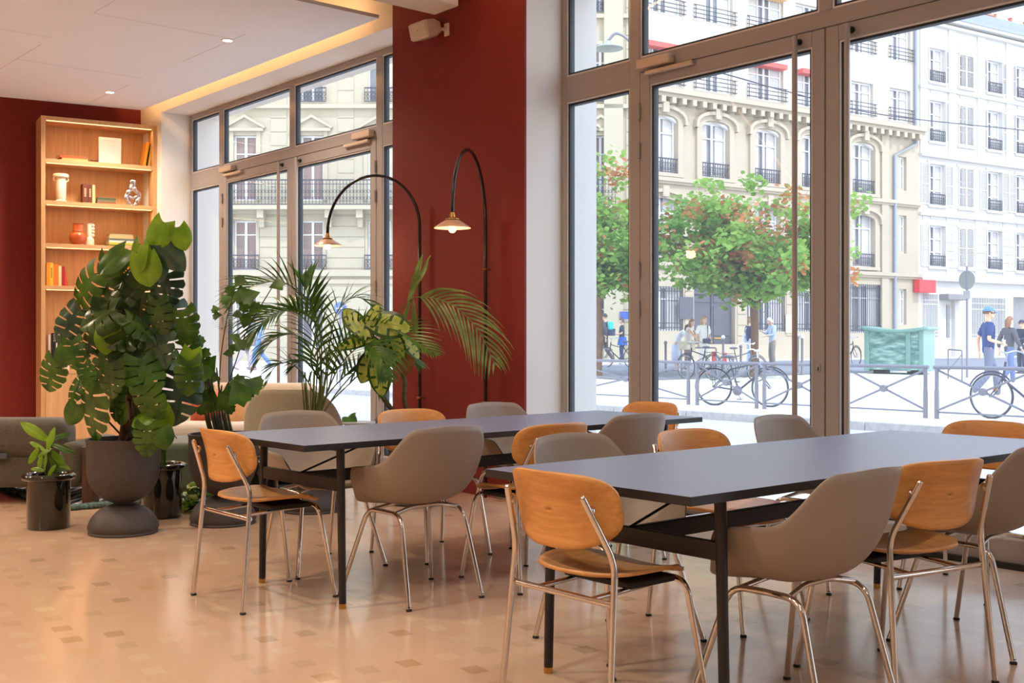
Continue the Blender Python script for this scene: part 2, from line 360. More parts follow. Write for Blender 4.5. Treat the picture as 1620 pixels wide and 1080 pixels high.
# ------------------------------------------------------------------ windows (frames stand at Y = 5.80 .. 5.87)
M_closer = mat('closer_champagne', (208, 186, 164), .4, metal=.1, var=.02)
M_bead = mat('pale_glazing_bead', (214, 212, 212), .4, metal=.3, var=0)
def window(idx, x0, x1, d0, d1, full=True):
    """x0..x1 the opening, d0..d1 the double door between two side lights"""
    root = tag(bpy.data.objects.new('window_%d' % idx, None), kind='structure'); COL.objects.link(root)
    Y0, Y1 = 5.80, 5.87; ZT, ZD, ZR, ZH = 3.838, 3.045, 3.13, 3.045
    def member(nm, boxes, m=M_frame, bev=.004):
        b = MB()
        for q in boxes: b.box(*q)
        return b.build(nm, m, root, bevel=bev)
    fr = [(x0, x0 + .055, Y0, Y1, 0, ZT), (x1 - .055, x1, Y0, Y1, 0, ZT), (x0 + .055, x1 - .055, Y0, Y1, ZT - .055, ZT),
          (d0 - .10, d0 - .005, Y0 - .001, Y1, 0, ZT - .055), (d1 + .005, d1 + .10, Y0 - .001, Y1, 0, ZT - .055)]
    mid = (d0 + d1) / 2
    segs = [(x0 + .055, d0 - .10), (d0 - .005, d1 + .005), (d1 + .10, x1 - .055)]
    fr += [(segs[0][0], segs[0][1], Y0 + .001, Y1, 2.96, ZR + .02), (segs[2][0], segs[2][1], Y0 + .001, Y1, 2.96, ZR + .02),
           (segs[1][0], segs[1][1], Y0, Y1, ZD + .006, ZR + .02), (mid - .045, mid + .045, Y0, Y1, ZR + .02, ZT - .055),
           (segs[0][0], segs[0][1], Y0, Y1, 0, .12), (segs[2][0], segs[2][1], Y0, Y1, 0, .12)]
    member('frame', fr)
    # glass of the fixed lights with black gaskets and pale beads
    def pane(a, c, z0, z1, par=root):
        g = MB(); w = .012
        for q in ((a, a + w, z0, z1), (c - w, c, z0, z1), (a + w, c - w, z0, z0 + w), (a + w, c - w, z1 - w, z1)):
            g.box(q[0], q[1], Y0 + .006, Y1 - .01, q[2], q[3])
        g.build('glazing_bead', M_bead, par); g = MB(); a += w; c -= w; z0 += w; z1 -= w; w = .014
        for q in ((a, a + w, z0, z1), (c - w, c, z0, z1), (a + w, c - w, z0, z0 + w), (a + w, c - w, z1 - w, z1)):
            g.box(q[0], q[1], Y0 + .014, Y1 - .008, q[2], q[3])
        g.build('gasket', M_gasket, par)
        g = MB(); g.add([(a + w, Y0 + .033, z0 + w), (c - w, Y0 + .033, z0 + w), (c - w, Y0 + .033, z1 - w), (a + w, Y0 + .033, z1 - w)], [(0, 1, 2, 3)]); g.build('pane', M_glass, par)
    for (a, c) in (segs[0], segs[2]):
        pane(a, c, .12, 2.96); pane(a, c, ZR + .02, ZT - .055)
    pane(segs[1][0], mid - .045, ZR + .02, ZT - .055); pane(mid + .045, segs[1][1], ZR + .02, ZT - .055)
    # two door leaves
    for s, (a, c) in enumerate(((d0, mid - .004), (mid + .004, d1))):
        dr = tag(bpy.data.objects.new('door_%d' % (idx * 2 - 1 + s), None), kind='structure'); COL.objects.link(dr)
        b = MB(); st = .088
        b.box(a, a + st, Y0 - .004, Y1, .012, ZD); b.box(c - st, c, Y0 - .004, Y1, .012, ZD)
        b.box(a + st, c - st, Y0 - .004, Y1, ZD - .09, ZD); b.box(a + st, c - st, Y0 - .004, Y1, .012, .15)
        b.build('door_frame', M_frame, dr, bevel=.004)
        pane(a + st, c - st, .15, ZD - .09, dr)
        hx = (c - .175) if s == 0 else (a + .18); hy = Y0 - .055
        b = MB(); b.tube([(hx, hy, .45), (hx, hy, ZD - .02)], .017, 14); o = b.build('pull_bar', mat('satin_bar_paint', (168, 160, 156), .35, metal=.15, var=.02), dr)
        b = MB(); b.tube([(hx, hy, ZD - .05), (hx, Y0, ZD - .05)], .010, 10); b.lathe([(.0, 0), (.02, 0), (.02, .01), (0, .01)], 14, M=T(hx, Y0 - .004, ZD - .05) @ Rx(pi / 2))
        b.tube([(hx, hy, .52), (hx, Y0, .52)], .010, 10); b.build('bar_bracket', M_steel, dr)
        # closer box and its slide arm at the head of each leaf, hinge barrels on the outer stile
        kx = a + .02 if s == 0 else c - .02; sg = 1 if s == 0 else -1
        b = MB(); b.box(min(kx, kx + sg * .30), max(kx, kx + sg * .30), Y0 - .068, Y0 - .002, ZD + .012, ZD + .075); b.build('door_closer', M_closer, dr, bevel=.008)
        b = MB(); b.box(min(kx + sg * .06, kx + sg * .48), max(kx + sg * .06, kx + sg * .48), Y0 - .045, Y0 - .006, ZD - .034, ZD - .006); b.build('slide_rail', M_closer, dr, bevel=.005)
        b = MB(); ox = a - .002 if s == 0 else c + .002
        for z in (.25, .36, 1.35, 1.62, 2.45, 2.72): b.tube([(ox, Y0 - .014, z), (ox, Y0 - .014, z + .11)], .012, 10)
        b.build('hinge', M_frame, dr)
        if s == 0:
            b = MB(); b.lathe([(0, 0), (.016, 0), (.016, .006), (0, .006)], 16, M=T(c - .04, Y0 - .004, 1.02) @ Rx(pi / 2) @ Matrix.Scale(1.7, 4, (0, 1, 0)))
            b.build('keyhole_plate', M_alu, dr); b = MB(); b.cbox((c - .04, Y0 - .011, 1.015), (.006, .004, .022)); b.build('keyhole', M_black, dr)
window(1, -12.68, -7.85, -11.81, -8.72)
window(2, -6.227, -1.60, -5.42, -2.42)
window(3, .30, 5.60, 1.4, 4.4)
b = MB(); b.box(-12.68, 5.6, 5.79, 6.2, -.02, .006); struct(b.build('trim_2', M_steel))
b = MB(); b.box(-12.68, -1.5, 5.76, 5.80, 0, .03); struct(b.build('trim_3', M_black))

# ------------------------------------------------------------------ chairs
FEET = dict()
def foot(b, p): b.lathe([(.0, 0), (.013, 0), (.014, .006), (.009, .012), (.009, .02)], 12, p)
def make_wood_chair():
    t = thing('dining_chair', '', 'chair')
    R_ = .0105
    fl = {}
    for s in (-1, 1):
        b = MB(); b.tube(rounded([(s * .245, -.25, .01), (s * .224, -.203, .53), (s * .172, -.283, .722)], .045), R_, 12)
        b.ell((s * .172, -.283, .722), (R_, R_, R_)); b.build('leg', M_chrome, t)
        o = MB(); foot(o, (s * .245, -.25, 0)); o.build('foot_cap', M_rubber, t)
        o = MB(); foot(o, (s * .215, .235, 0)); o.build('foot_cap', M_rubber, t)
        b = MB(); b.tube(rounded([(s * .215, .235, .01), (s * .178, .165, .425), (0, .165, .425)], .05), R_, 12); b.build('leg', M_chrome, t)
        b = MB()                                             # disc fixing between the upright and the backrest
        b.lathe([(0, -.006), (.015, -.006), (.017, 0), (.015, .006), (0, .006)], 18, M=T(s * .178, -.258, .685) @ Rx(radians(78)))
        b.tube([(s * .181, -.275, .685), (s * .181, -.25, .69)], .008, 10); b.build('back_fixing', M_chrome, t)
    b = MB(); b.tube([(-.225, -.205, .405), (.225, -.205, .405)], R_, 12)
    for s in (-1, 1): b.tube([(s * .12, -.205, .405), (s * .12, .165, .422)], .008, 10)
    b.build('seat_rail', M_chrome, t)
    b = MB(); b.box(-.15, .15, -.06, .15, .418, .440); b.build('seat_pad_block', M_rubber, t, bevel=.006)
    # seat: dished plywood with a round outline
    def seat(u, v, top=True):
        a = u * 2 * pi; r = v; ca, sa = cos(a), sin(a); e = 2 / 2.7
        x = .222 * abs(ca) ** e * (1 if ca > 0 else -1); y = .212 * abs(sa) ** e * (1 if sa > 0 else -1)
        if y < 0: x *= 1 - .10 * (y / -.212) ** 2
        x *= r; y *= r
        z = .452 + .028 * (x / .22) ** 2 * (1 if y < .1 else .6) - .022 * max(0, (y - .08) / .13) ** 2 + .02 * max(0, (-y - .1) / .11) ** 2
        return (x, y, z)
    b = MB(); b.grid(40, 9, lambda u, v: seat(u, max(v, .02))); b.build('seat', M_oakseat, t, thick=.012, angle=60)
    def back(u, v):
        a = u * 2 * pi; ca, sa = cos(a), sin(a); e = 2 / (4.2 if sa > 0 else 2.7)
        x = .233 * abs(ca) ** e * (1 if ca > 0 else -1) * v; z = .119 * abs(sa) ** e * (1 if sa > 0 else -1) * v
        if z < 0: x *= 1 - .12 * (z / .125) ** 2
        y = -.252 + .085 * (abs(x) / .243) ** 2.1 - .20 * z - .015 * (z / .125) ** 2
        return (x, y, .672 + z)
    b = MB(); b.grid(44, 9, lambda u, v: back(u, max(v, .02))); b.build('backrest', M_oak, t, thick=.011, angle=60)
    return t
def make_shell_chair():
    t = thing('armchair', '', 'chair'); R_ = .0105
    for s in (-1, 1):
        b = MB(); b.tube(rounded([(s * .262, .235, .01), (s * .175, .135, .405), (s * .175, 0, .408)], .06), R_, 12); b.build('leg', M_chrome, t)
        b = MB(); b.tube(rounded([(s * .175, 0, .408), (s * .175, -.13, .405), (s * .205, -.235, .01)], .06), R_, 12); b.build('leg', M_chrome, t)
        for x, y in ((.262, .235), (.205, -.235)):
            o = MB(); foot(o, (s * x, y, 0)); o.build('foot_cap', M_rubber, t)
    b = MB()
    for y in (-.09, .09): b.tube(rounded([(-.175, y, .408), (-.07, y * .8, .428), (.07, y * .8, .428), (.175, y, .408)], .03), .009, 10)
    b.build('seat_frame', M_chrome, t)
    def sm(a, b_, x): x = min(1, max(0, (x - a) / (b_ - a))); return x * x * (3 - 2 * x)
    def shell(u, v):
        ph = (u * 2 - 1) * pi; A = abs(ph)                    # 0 at the back, pi at the front
        z = .805 - .008 * sm(0, .5, A) - .165 * sm(.52, 1.32, A) - .02 * sm(1.3, 1.9, A) - .165 * sm(1.88, 2.45, A) - .012 * sm(2.5, 3.1, A)
        rb = .262 + .018 * sm(.3, 1.4, A)
        # plan outline of the rim: narrow top of the back, wide arms, squared front
        ex = 2 / 2.5; sx = sin(ph); cy = -cos(ph)
        X = .295 * abs(sx) ** ex * (1 if sx > 0 else -1); Yv = (.285 if cy < 0 else .245) * abs(cy) ** ex * (1 if cy > 0 else -1)
        seat_x, seat_y = X * .75, Yv * (.74 if cy < 0 else .98)
        if A > 2.2: seat_x = X * .92; X *= .90
        P1 = Vector((seat_x * 1.10, seat_y * 1.06, .432)); P0 = Vector((0, 0, .437)); P2 = Vector((X, Yv, z))
        w = 1.38; q = (1 - v) ** 2 + 2 * w * v * (1 - v) + v * v
        p = (P0 * (1 - v) ** 2 + P1 * 2 * w * v * (1 - v) + P2 * v * v) / q
        return tuple(p)
    b = MB(); b.grid(56, 16, lambda u, v: shell(u, max(v, .02))); b.build('shell', M_shell, t, thick=.007, sub=1, angle=80, thoff=1)
    return t

G1, G2 = 'wooden chairs around the tables', 'plastic shell chairs around the tables'
CH = [  # kind, x, y, heading (deg, 0 = faces +Y), label
 ('w', -4.73, 2.545, 0, 'wooden chair at the near end of the far table, beside the black planters'),
 ('w', -2.565, 2.60, 0, 'large wooden chair in front, at the near end of the closer table'),
 ('w', -4.24, 3.70, 90, 'wooden chair seen from behind, on the near long side of the far table'),
 ('w', -5.08, 3.76, -90, 'wooden chair on the far side of the far table, beside the red wall'),
 ('w', -4.93, 5.16, 180, 'wooden chair at the window end of the far table'),
 ('w', -3.08, 3.86, -90, 'wooden chair between two shell chairs on the far side of the closer table'),
 ('w', -2.19, 3.63, 79, 'wooden chair seen from behind on the near long side of the closer table'),
 ('w', -2.69, 5.14, 180, 'wooden chair at the window end of the closer table'),
 ('s', -4.30, 3.08, 90, 'taupe shell armchair with its back to us, on the near side of the far table'),
 ('s', -5.20, 3.10, -90, 'taupe shell armchair facing us across the far table, before the palm'),
 ('s', -5.14, 4.44, -90, 'taupe shell armchair facing us at the far table, before the pillar edge'),
 ('s', -4.36, 4.40, 90, 'taupe shell armchair with its back to us, near the window end of the far table'),
 ('s', -3.14, 3.21, -90, 'taupe shell armchair facing us just behind the large wooden chair in front'),
 ('s', -3.29, 4.81, -90, 'taupe shell armchair facing us on the window side of the closer table, before the doors'),
 ('s', -2.16, 3.05, 90, 'largest taupe shell armchair, back turned, on the near side of the closer table'),
 ('s', -2.20, 4.30, 90, 'taupe shell armchair cut by the right edge, beside the wooden chair'),
]
protos = {}
for k, x, y, h, lab in CH:
    if k not in protos: o = protos[k] = make_wood_chair() if k == 'w' else make_shell_chair()
    else: o = copy_tree(protos[k])
    o.location = (x, y, 0); o.rotation_euler = (0, 0, radians(h)); tag(o, lab, 'chair', G1 if k == 'w' else G2)

# ------------------------------------------------------------------ tables
def make_table(x0, x1, y0, y1, rz, label, ang=0.0):
    cx, cy = (x0 + x1) / 2, (y0 + y1) / 2; w, d = (x1 - x0) / 2, (y1 - y0) / 2
    t = thing('dining_table', label, 'table', (cx, cy, 0), rz, 'long dining tables')
    b = MB(); b.box(-w, w, -d, d, .7395, .74); b.build('table_surface', M_top, t)
    b = MB(); b.box(-w, w, -d, d, .712, .7394); b.build('tabletop', M_edge, t)
    lx, ly = w - .085, d - .235
    for sx in (-1, 1):
        for sy in (-1, 1):
            b = MB(); b.tube([(sx * (lx + .018), sy * ly, .022), (sx * lx, sy * ly, .712)], [.0165, .019], 18); lg = b.build('leg', M_steel, t)
            b = MB(); b.lathe([(0, 0), (.0165, 0), (.0165, .022), (0, .022)], 18, (sx * (lx + .018), sy * ly, 0)); b.build('brass_foot', M_brass, lg)
    for sy in (-1, 1):
        b = MB(); b.box(-lx, lx, sy * ly - .012, sy * ly + .012, .515, .573); b.box(-lx, lx, sy * ly - .015, sy * ly + .015, .695, .712); b.build('cross_bar', M_steel, t, bevel=.003)
        b = MB(); b.tube([(0, sy * ly, .57), (0, sy * (ly - .45), .71)], .005, 8); b.build('brace_rod', M_steel, t)
    b = MB(); b.box(-.012, .012, -ly, ly, .515, .573); b.build('long_rail', M_steel, t, bevel=.003)
    return t
make_table(-5.10, -4.255, 2.44, 5.10, radians(1.2), 'long dark table farther off, between the plants and the left shop window')
make_table(-3.06, -2.13, 2.49, 5.09, 0, 'long dark table closer to us, running towards the glass doors')
# ================================================================== the street
def gz(d): return 0.0 if d < 24 else min(.34, .34 * (d - 24) / 20)
M_pave = mat('pale_street_paving', (226, 222, 214), .8, var=.06, vs=1.2, bump=.1, bs=12)
M_asph = mat('grey_asphalt', (136, 138, 146), .85, var=.08, vs=.8, bump=.1, bs=40)
M_road = mat('sunny_road_surface', (186, 186, 190), .8, var=.07, vs=.6, bump=.1, bs=30)
M_kerb = mat('granite_kerb', (190, 186, 180), .8, var=.12, vs=12)
M_stone = mat('cream_limestone', (186, 174, 154), .85, var=.05, vs=.7)
M_stone2 = mat('pale_yellow_stone', (184, 176, 154), .85, var=.04, vs=.7)
M_render = mat('smooth_cream_render', (194, 187, 175), .85, var=.02, vs=.5)
M_whitew = mat('white_painted_render', (208, 206, 203), .8, var=.02, vs=.6)
M_shut = mat('pale_grey_shutters', (206, 204, 200), .7, var=.04, vs=3)
M_iron = mat('wrought_iron', (62, 64, 76), .6, var=.05)
M_grey = mat('grey_painted_steel', (132, 130, 138), .5, metal=.2, var=.04)
M_wframe = mat('white_window_joinery', (228, 228, 230), .6, var=.02)
M_wpane = mat('dark_window_pane', (112, 116, 124), .12, spec=.8, var=.25, vs=.9)
M_curt = mat('net_curtain', (204, 202, 200), .8, var=.12, vs=5, stretch=(8, 8, .6))
M_blind = mat('brown_blind', (146, 126, 118), .7, var=.1, vs=3, stretch=(1, 1, 9))
M_reda = mat('red_awning_cloth', (214, 96, 90), .7, var=.05)
M_greydoor = mat('grey_painted_door', (92, 92, 102), .5, var=.05)
M_zinc = mat('zinc_roof', (148, 158, 176), .45, metal=.3, var=.05)
def brick(name, a, b_, mort, scale):
    m = bpy.data.materials.new(name); m.use_nodes = True; n = m.node_tree.nodes; l = m.node_tree.links; p = n['Principled BSDF']; p.inputs['Roughness'].default_value = .85
    tc = n.new('ShaderNodeTexCoord'); sp = n.new('ShaderNodeSeparateXYZ'); cb = n.new('ShaderNodeCombineXYZ'); l.new(tc.outputs['Object'], sp.inputs[0])
    ad = n.new('ShaderNodeMath'); ad.operation = 'ADD'; l.new(sp.outputs[0], ad.inputs[0]); l.new(sp.outputs[1], ad.inputs[1]); l.new(ad.outputs[0], cb.inputs[0]); l.new(sp.outputs[2], cb.inputs[1])
    t = n.new('ShaderNodeTexBrick'); t.inputs['Scale'].default_value = scale; t.inputs['Color1'].default_value = lin(a); t.inputs['Color2'].default_value = lin(b_); t.inputs['Mortar'].default_value = lin(mort)
    l.new(cb.outputs[0], t.inputs['Vector']); l.new(t.outputs['Color'], p.inputs['Base Color']); return m
M_brick = brick('weathered_brick', (196, 150, 130), (176, 128, 112), (214, 196, 180), 5)

# ground: near pavement, road, kerb, island and the far street
b = MB(); b.box(-60, 30, 6.17, 8.6, -.2, -.03); struct(b.build('pavement', M_pave))
b = MB(); b.box(-60, 30, 8.6, 14.75, -.4, -.13); struct(b.build('road', M_road))
b = MB(); b.box(-60, 30, 8.6, 8.75, -.4, -.03)
for k in range(46): b.box(-50 + k * 1.7, -50 + k * 1.7 + 1.69, 14.6, 14.9, -.4, .002)
struct(b.build('kerb', M_kerb, bevel=.015))
b = MB()
def gfn(u, v):
    x = -60 + u * 90; y = 14.9 + v * 75; return (x, y, gz(depth((x, y))))
b.grid(60, 50, gfn); struct(b.build('ground', M_pave, angle=180))
# ------------------------------------------------ building lines
LDEP = 45.26
MO = Vector((-30.6, 37.26, 0)); MD = Vector((.1353, .9907, 0)).normalized(); MROT = math.atan2(MD.y, MD.x)
MI = Vector((-MD.y, MD.x, 0))                       # into the block
LO = FWD * LDEP; LO.z = 0; LROT = math.atan2(RGT.y, RGT.x)
def um(px, py=537, off=0):                           # place along / height on the long street front
    r = ray(px, py); O = MO + MI * off; den = r.x * MD.y - r.y * MD.x
    t = (O.x * MD.y - O.y * MD.x) / den; p = r * t; return (p - O).dot(MD), CAM_Z + r.z * t
def ul(px, py=537):
    return (px - CX) * LDEP / F, CAM_Z + (HY - py) * LDEP / F
# far street strip (asphalt) before the fronts
b = MB()
def strip(O, D, I, a0, a1, n0, n1, lift):
    def fn(u, v):
        p = O + D * (a0 + (a1 - a0) * u) - I * (n0 + (n1 - n0) * v); return (p.x, p.y, gz(depth(p)) + lift)
    b.grid(40, 8, fn)
strip(MO, MD, MI, -14, 45, 3.2, 12.0, .012); struct(b.build('street', M_asph, angle=180))
# crosswalk seen beyond the left doors
b = MB()
for k in range(7):
    x = -23.5 + k * .95; b.box(x, x + .5, 9.4, 13.6, -.13, -.126)
struct(b.build('road_marking', mat('white_road_paint', (250, 250, 250), .7, var=.05)))

def front(b, u0, u1, z0, z1, holes, mi=0, dep=.30):
    """wall face at y=0 with openings that have real reveals"""
    us = sorted({u0, u1, *[h[0] for h in holes], *[h[1] for h in holes]}); zs = sorted({z0, z1, *[h[2] for h in holes], *[h[3] for h in holes]})
    inside = lambda u, z: any(h[0] < u < h[1] and h[2] < z < h[3] for h in holes)
    for i in range(len(us) - 1):
        for j in range(len(zs) - 1):
            if us[i] < u0 or us[i + 1] > u1 or zs[j] < z0 or zs[j + 1] > z1: continue
            if not inside((us[i] + us[i + 1]) / 2, (zs[j] + zs[j + 1]) / 2):
                b.add([(us[i], 0, zs[j]), (us[i + 1], 0, zs[j]), (us[i + 1], 0, zs[j + 1]), (us[i], 0, zs[j + 1])], [(0, 1, 2, 3)], mi)
    for h in holes:
        a, c, p, q = h[:4]
        b.add([(a, 0, p), (c, 0, p), (c, 0, q), (a, 0, q), (a, dep, p), (c, dep, p), (c, dep, q), (a, dep, q)], [(0, 4, 5, 1), (1, 5, 6, 2), (2, 6, 7, 3), (3, 7, 4, 0)], mi)
    b.box(u0, u1, .45, 9, z0, z1, mi)
def rustic(b, u0, u1, z0, z1, holes, step=.5, mi=0):   # horizontal bands standing 3 cm proud
    z = z0
    while z < z1 - .05:
        zt = min(z + step - .04, z1); cuts = sorted([(h[0] - .12, h[1] + .12) for h in holes if h[2] - .1 < zt and h[3] + .1 > z]); a = u0
        for c in cuts:
            if c[0] > a: b.box(a, min(c[0], u1), -.03, 0, z, zt, mi)
            a = max(a, c[1])
        if a < u1: b.box(a, u1, -.03, 0, z, zt, mi)
        z += step
def win_mesh(w, h, style='plain', arch=0.0):
    """returns the source objects for a casement window w x h: joinery + panes behind it"""
    f = MB(); fw = .07
    f.box(-w / 2, -w / 2 + fw, .16, .22, 0, h); f.box(w / 2 - fw, w / 2, .16, .22, 0, h); f.box(-w / 2 + fw, w / 2 - fw, .16, .22, 0, fw); f.box(-w / 2 + fw, w / 2 - fw, .16, .22, h - fw, h)
    f.box(-.05, .05, .15, .22, fw, h - fw)
    if style == 'triple':
        f.box(-w / 2 + w / 3 - .03, -w / 2 + w / 3 + .03, .16, .22, fw, h - fw); f.box(w / 2 - w / 3 - .03, w / 2 - w / 3 + .03, .16, .22, fw, h - fw)
    for z in ((h * .72,) if style != 'bars' else (h * .36, h * .68)): f.box(-w / 2 + fw, w / 2 - fw, .17, .21, z - .025, z + .025)
    if arch:
        P = [(-w / 2, h)] + [(-w / 2 + w * k / 10, h - arch * (abs(k / 5 - 1) ** 2)) for k in range(11)] + [(w / 2, h)]
        f.prism([(x, z) for x, z in P], -.0, .16, 0, Matrix(((1, 0, 0, 0), (0, 0, 1, 0), (0, 1, 0, 0), (0, 0, 0, 1))))
    return f
def pane_mesh(w, h, curtain=True):
    p = MB(); p.box(-w / 2 + .05, w / 2 - .05, .23, .245, .05, h - .05, 0)
    if curtain:
        p.grid(16, 1, lambda u, v: (-w / 2 + .08 + u * w * .30, .224 + .004 * sin(u * 40), .08 + v * (h - .16)), 1); p.grid(16, 1, lambda u, v: (w / 2 - .08 - u * w * .30, .224 + .004 * sin(u * 40), .08 + v * (h - .16)), 1)
    return p
def rail_bars(b, w, h, y, kind='scroll', dy=.16):
    """ironwork guard: width w, height h, standing proud of the wall by y"""
    if kind == 'rods':
        for k in range(4): b.tube([(-w / 2 - .12, -y, .12 + k * h / 3.6), (w / 2 + .12, -y, .12 + k * h / 3.6)], .018, 6)
        for s in (-1, 1): b.tube([(s * (w / 2), -y, .05), (s * (w / 2), -y, h)], .016, 6); b.tube([(s * w / 2, -y, .12), (s * w / 2, .1, .12)], .014, 6); b.tube([(s * w / 2, -y, h), (s * w / 2, .1, h)], .014, 6)
        return
    b.box(-w / 2, w / 2, -y - .025, -y + .025, h - .045, h); b.box(-w / 2, w / 2, -y - .015, -y + .015, .05, .08); b.box(-w / 2, w / 2, -y - .012, -y + .012, h - .2, h - .175)
    n = max(5, int(w / .13))
    for k in range(n + 1):
        x = -w / 2 + w * k / n; b.box(x - .01, x + .01, -y - .01, -y + .01, .05, h - .03)
    for k in range(n):
        x = -w / 2 + w * (k + .5) / n; r = min(w / n * .40, .09)
        for zc in (h * .3, h * .55): b.tube([(x + r * cos(a * pi / 4), -y, zc + r * sin(a * pi / 4)) for a in range(9)], .009, 4, cap=False)
def put(parent, src, nm, mats, u, z, cache={}):
    key = (nm, id(src))
    if key in cache: return inst(cache[key], parent, (u, 0, z))
    o = src.build(nm, mats, parent, loc=(u, 0, z)); cache[key] = o; return o

# ------------------------------------------------ the long curved-corner block (M)
u_l, u_r = um(1016)[0], um(1453)[0]
bm_ = thing('apartment_building', 'cream stone apartment block with arched windows and bracketed cornice, behind the round street tree', 'building', MO, MROT, 'apartment blocks across the street')
cols = [um(x)[0] for x in (1047, 1130, 1212, 1285, 1364)]; ulast = um(1424)[0]
Z0 = .2
holes = []
R_g, R_1, R_2, R_3, R_4, R_5 = (1.55, 3.35), (4.55, 7.05), (7.95, 10.25), (11.55, 13.1), (14.45, 16.1), (17.3, 19.0)
ww = 1.55
for i, u in enumerate(cols):
    for j, (a, c) in enumerate((R_g, R_1, R_2, R_3, R_4, R_5)):
        w = ww if j in (1, 2) else (2.1 if j in (3, 4, 5) and i < 4 else 1.5)
        if j == 0: w = 2.2
        if i == 1 and j == 0: continue
        if j == 0 and i == 4: a = 1.5; w = 3.3; c = 3.75
        holes.append((u - w / 2, u + w / 2, a, c, j, w, u))
for a, c in (R_3, R_4, R_5): holes.append((ulast - .75, ulast + .75, a, c, 3, 1.5, ulast))
uslit = um(1428)[0]
for a, c in ((1.9, 3.6), (5.3, 7.1), (8.3, 9.9)): holes.append((uslit - .28, uslit + .28, a, c, 9, .56, uslit))
door_u = (um(1098)[0], um(1163)[0]); holes.append((door_u[0], door_u[1], .3, 4.05, 8, door_u[1] - door_u[0], sum(door_u) / 2))
b = MB(); front(b, u_l, u_r, Z0, 11.1, [h for h in holes if h[3] < 11.2], 0); 
rustic(b, u_l, um(1404)[0], .9, 4.0, [h for h in holes if h[4] in (0, 8, 9)], .46)
b.build('wall', [M_stone], bm_)
b = MB(); front(b, u_l, u_r, 11.1, 20.5, [h for h in holes if h[2] > 11.2], 0, .35); b.build('upper_wall', [M_render], bm_)
# cornices
b = MB(); b.box(u_l, u_r, -.55, 0, 11.12, 11.32); b.box(u_l, u_r, -.40, 0, 10.98, 11.12)
k = u_l + .1
while k < u_r: b.box(k, k + .22, -.45, 0, 10.74, 10.98); k += .55
b.build('bracketed_cornice', [M_stone], bm_)
b = MB()
for z, d in ((4.18, .22), (7.62, .2)): b.box(u_l, u_r, -d, 0, z, z + .16); b.box(u_l, u_r, -d * .6, 0, z - .1, z)
b.box(um(1340 + 64)[0] - .5, um(1404)[0], -.10, 0, .3, 11.0); b.box(u_l, u_r, -.08, 0, .25, 1.0)
b.build('string_course', [M_stone], bm_)
b = MB(); b.tube([(um(1413)[0], -.12, .3), (um(1413)[0], -.12, 9.9), (um(1446)[0], -.12, 10.6), (um(1446)[0], -.12, 20.3)], .075, 8); b.build('rain_pipe', [M_zinc], bm_)
# window surrounds of the arched floors
sur = MB()
def arch_ring(b, w, z0, z1, rise, t, y):
    n = 14; P = [(-w / 2 - t, z0)] + [(-(w / 2 + t) * cos(pi * k / n), z1 - .25 + (rise + t) * sin(pi * k / n) ** .8) for k in range(n + 1)] + [(w / 2 + t, z0)]
    Q = [(-w / 2, z0)] + [(-(w / 2) * cos(pi * k / n), z1 - .25 + rise * sin(pi * k / n) ** .8) for k in range(n + 1)] + [(w / 2, z0)]
    for i in range(len(P) - 1):
        vs = [(P[i][0], -y, P[i][1]), (P[i + 1][0], -y, P[i + 1][1]), (Q[i + 1][0], -y, Q[i + 1][1]), (Q[i][0], -y, Q[i][1])]
        vs += [(x, 0, z) for x, _, z in vs]; b.add(vs, [(0, 1, 2, 3), (0, 4, 5, 1), (3, 2, 6, 7)], 0, None, False)
arch_ring(sur, ww, 0, 2.35, .28, .28, .12); arch_ring(sur, ww + .56, 2.0, 2.35, .50, .14, .26)
sur.box(-.16, .16, -.30, 0, 2.42, 2.86); sur.box(-ww / 2 - .3, ww / 2 + .3, -.16, 0, -.14, 0)
wsrc = {}
def W_(w, h, style, arch=0): 
    k = (round(w, 2), round(h, 2), style, arch)
    if k not in wsrc:
        r = MB(); rail_bars(r, w + .1, .62, .06 if style == 'arch' else .1, 'scroll' if style in ('arch',) else 'rods')
        wsrc[k] = (win_mesh(w, h, 'triple' if w > 2 else 'plain', arch), pane_mesh(w, h), r)
    return wsrc[k]
for (a, c, z0, z1, j, w, u) in holes:
    if j in (1, 2):
        f, p, r = W_(w, z1 - z0, 'arch', .22); put(bm_, f, 'window', [M_wframe], u, z0); put(bm_, p, 'window_pane', [M_wpane, M_curt], u, z0)
        put(bm_, sur, 'window_surround', [M_stone], u, z0); put(bm_, r, 'window_guard', [M_iron], u, z0)
    elif j in (3, 4, 5):
        f, p, r = W_(w, z1 - z0, 'plain'); put(bm_, f, 'window', [M_wframe], u, z0); put(bm_, p, 'window_pane', [M_wpane, M_curt], u, z0); put(bm_, r, 'window_guard', [M_iron], u, z0 - .05)
    elif j in (0, 9):
        f, p, r = W_(w, z1 - z0, 'plain'); put(bm_, f, 'window', [M_wframe], u, z0); put(bm_, p, 'window_pane', [M_wpane, M_curt], u, z0)
        if j == 0:
            g = wsrc.get(('g', w));
            if not g:
                g = MB(); n = int(w / .14)
                for k in range(n + 1): x = -w / 2 + w * k / n; g.box(x - .012, x + .012, -.03, -.006, 0, z1 - z0)
                for z in (.12, .3, z1 - z0 - .2): g.box(-w / 2, w / 2, -.035, -.01, z, z + .03)
                wsrc[('g', w)] = g
            put(bm_, g, 'window_grille', [M_iron], u, z0)
for i in (0, 1, 2, 3):
    u = cols[i]; z = 13.1 if i < 4 else 0
    if i in (0, 2, 3): b = MB(); b.box(-.95, .95, -.35, .1, -.16, .04); b.build('window_awning', [M_reda], bm_, loc=(u, 0, z))
b = MB(); b.box(-.95, .95, -.35, .1, -.16, .04); b.build('window_awning', [mat('ochre_awning_cloth', (226, 184, 120), .7)], bm_, loc=(cols[2], 0, 16.1))
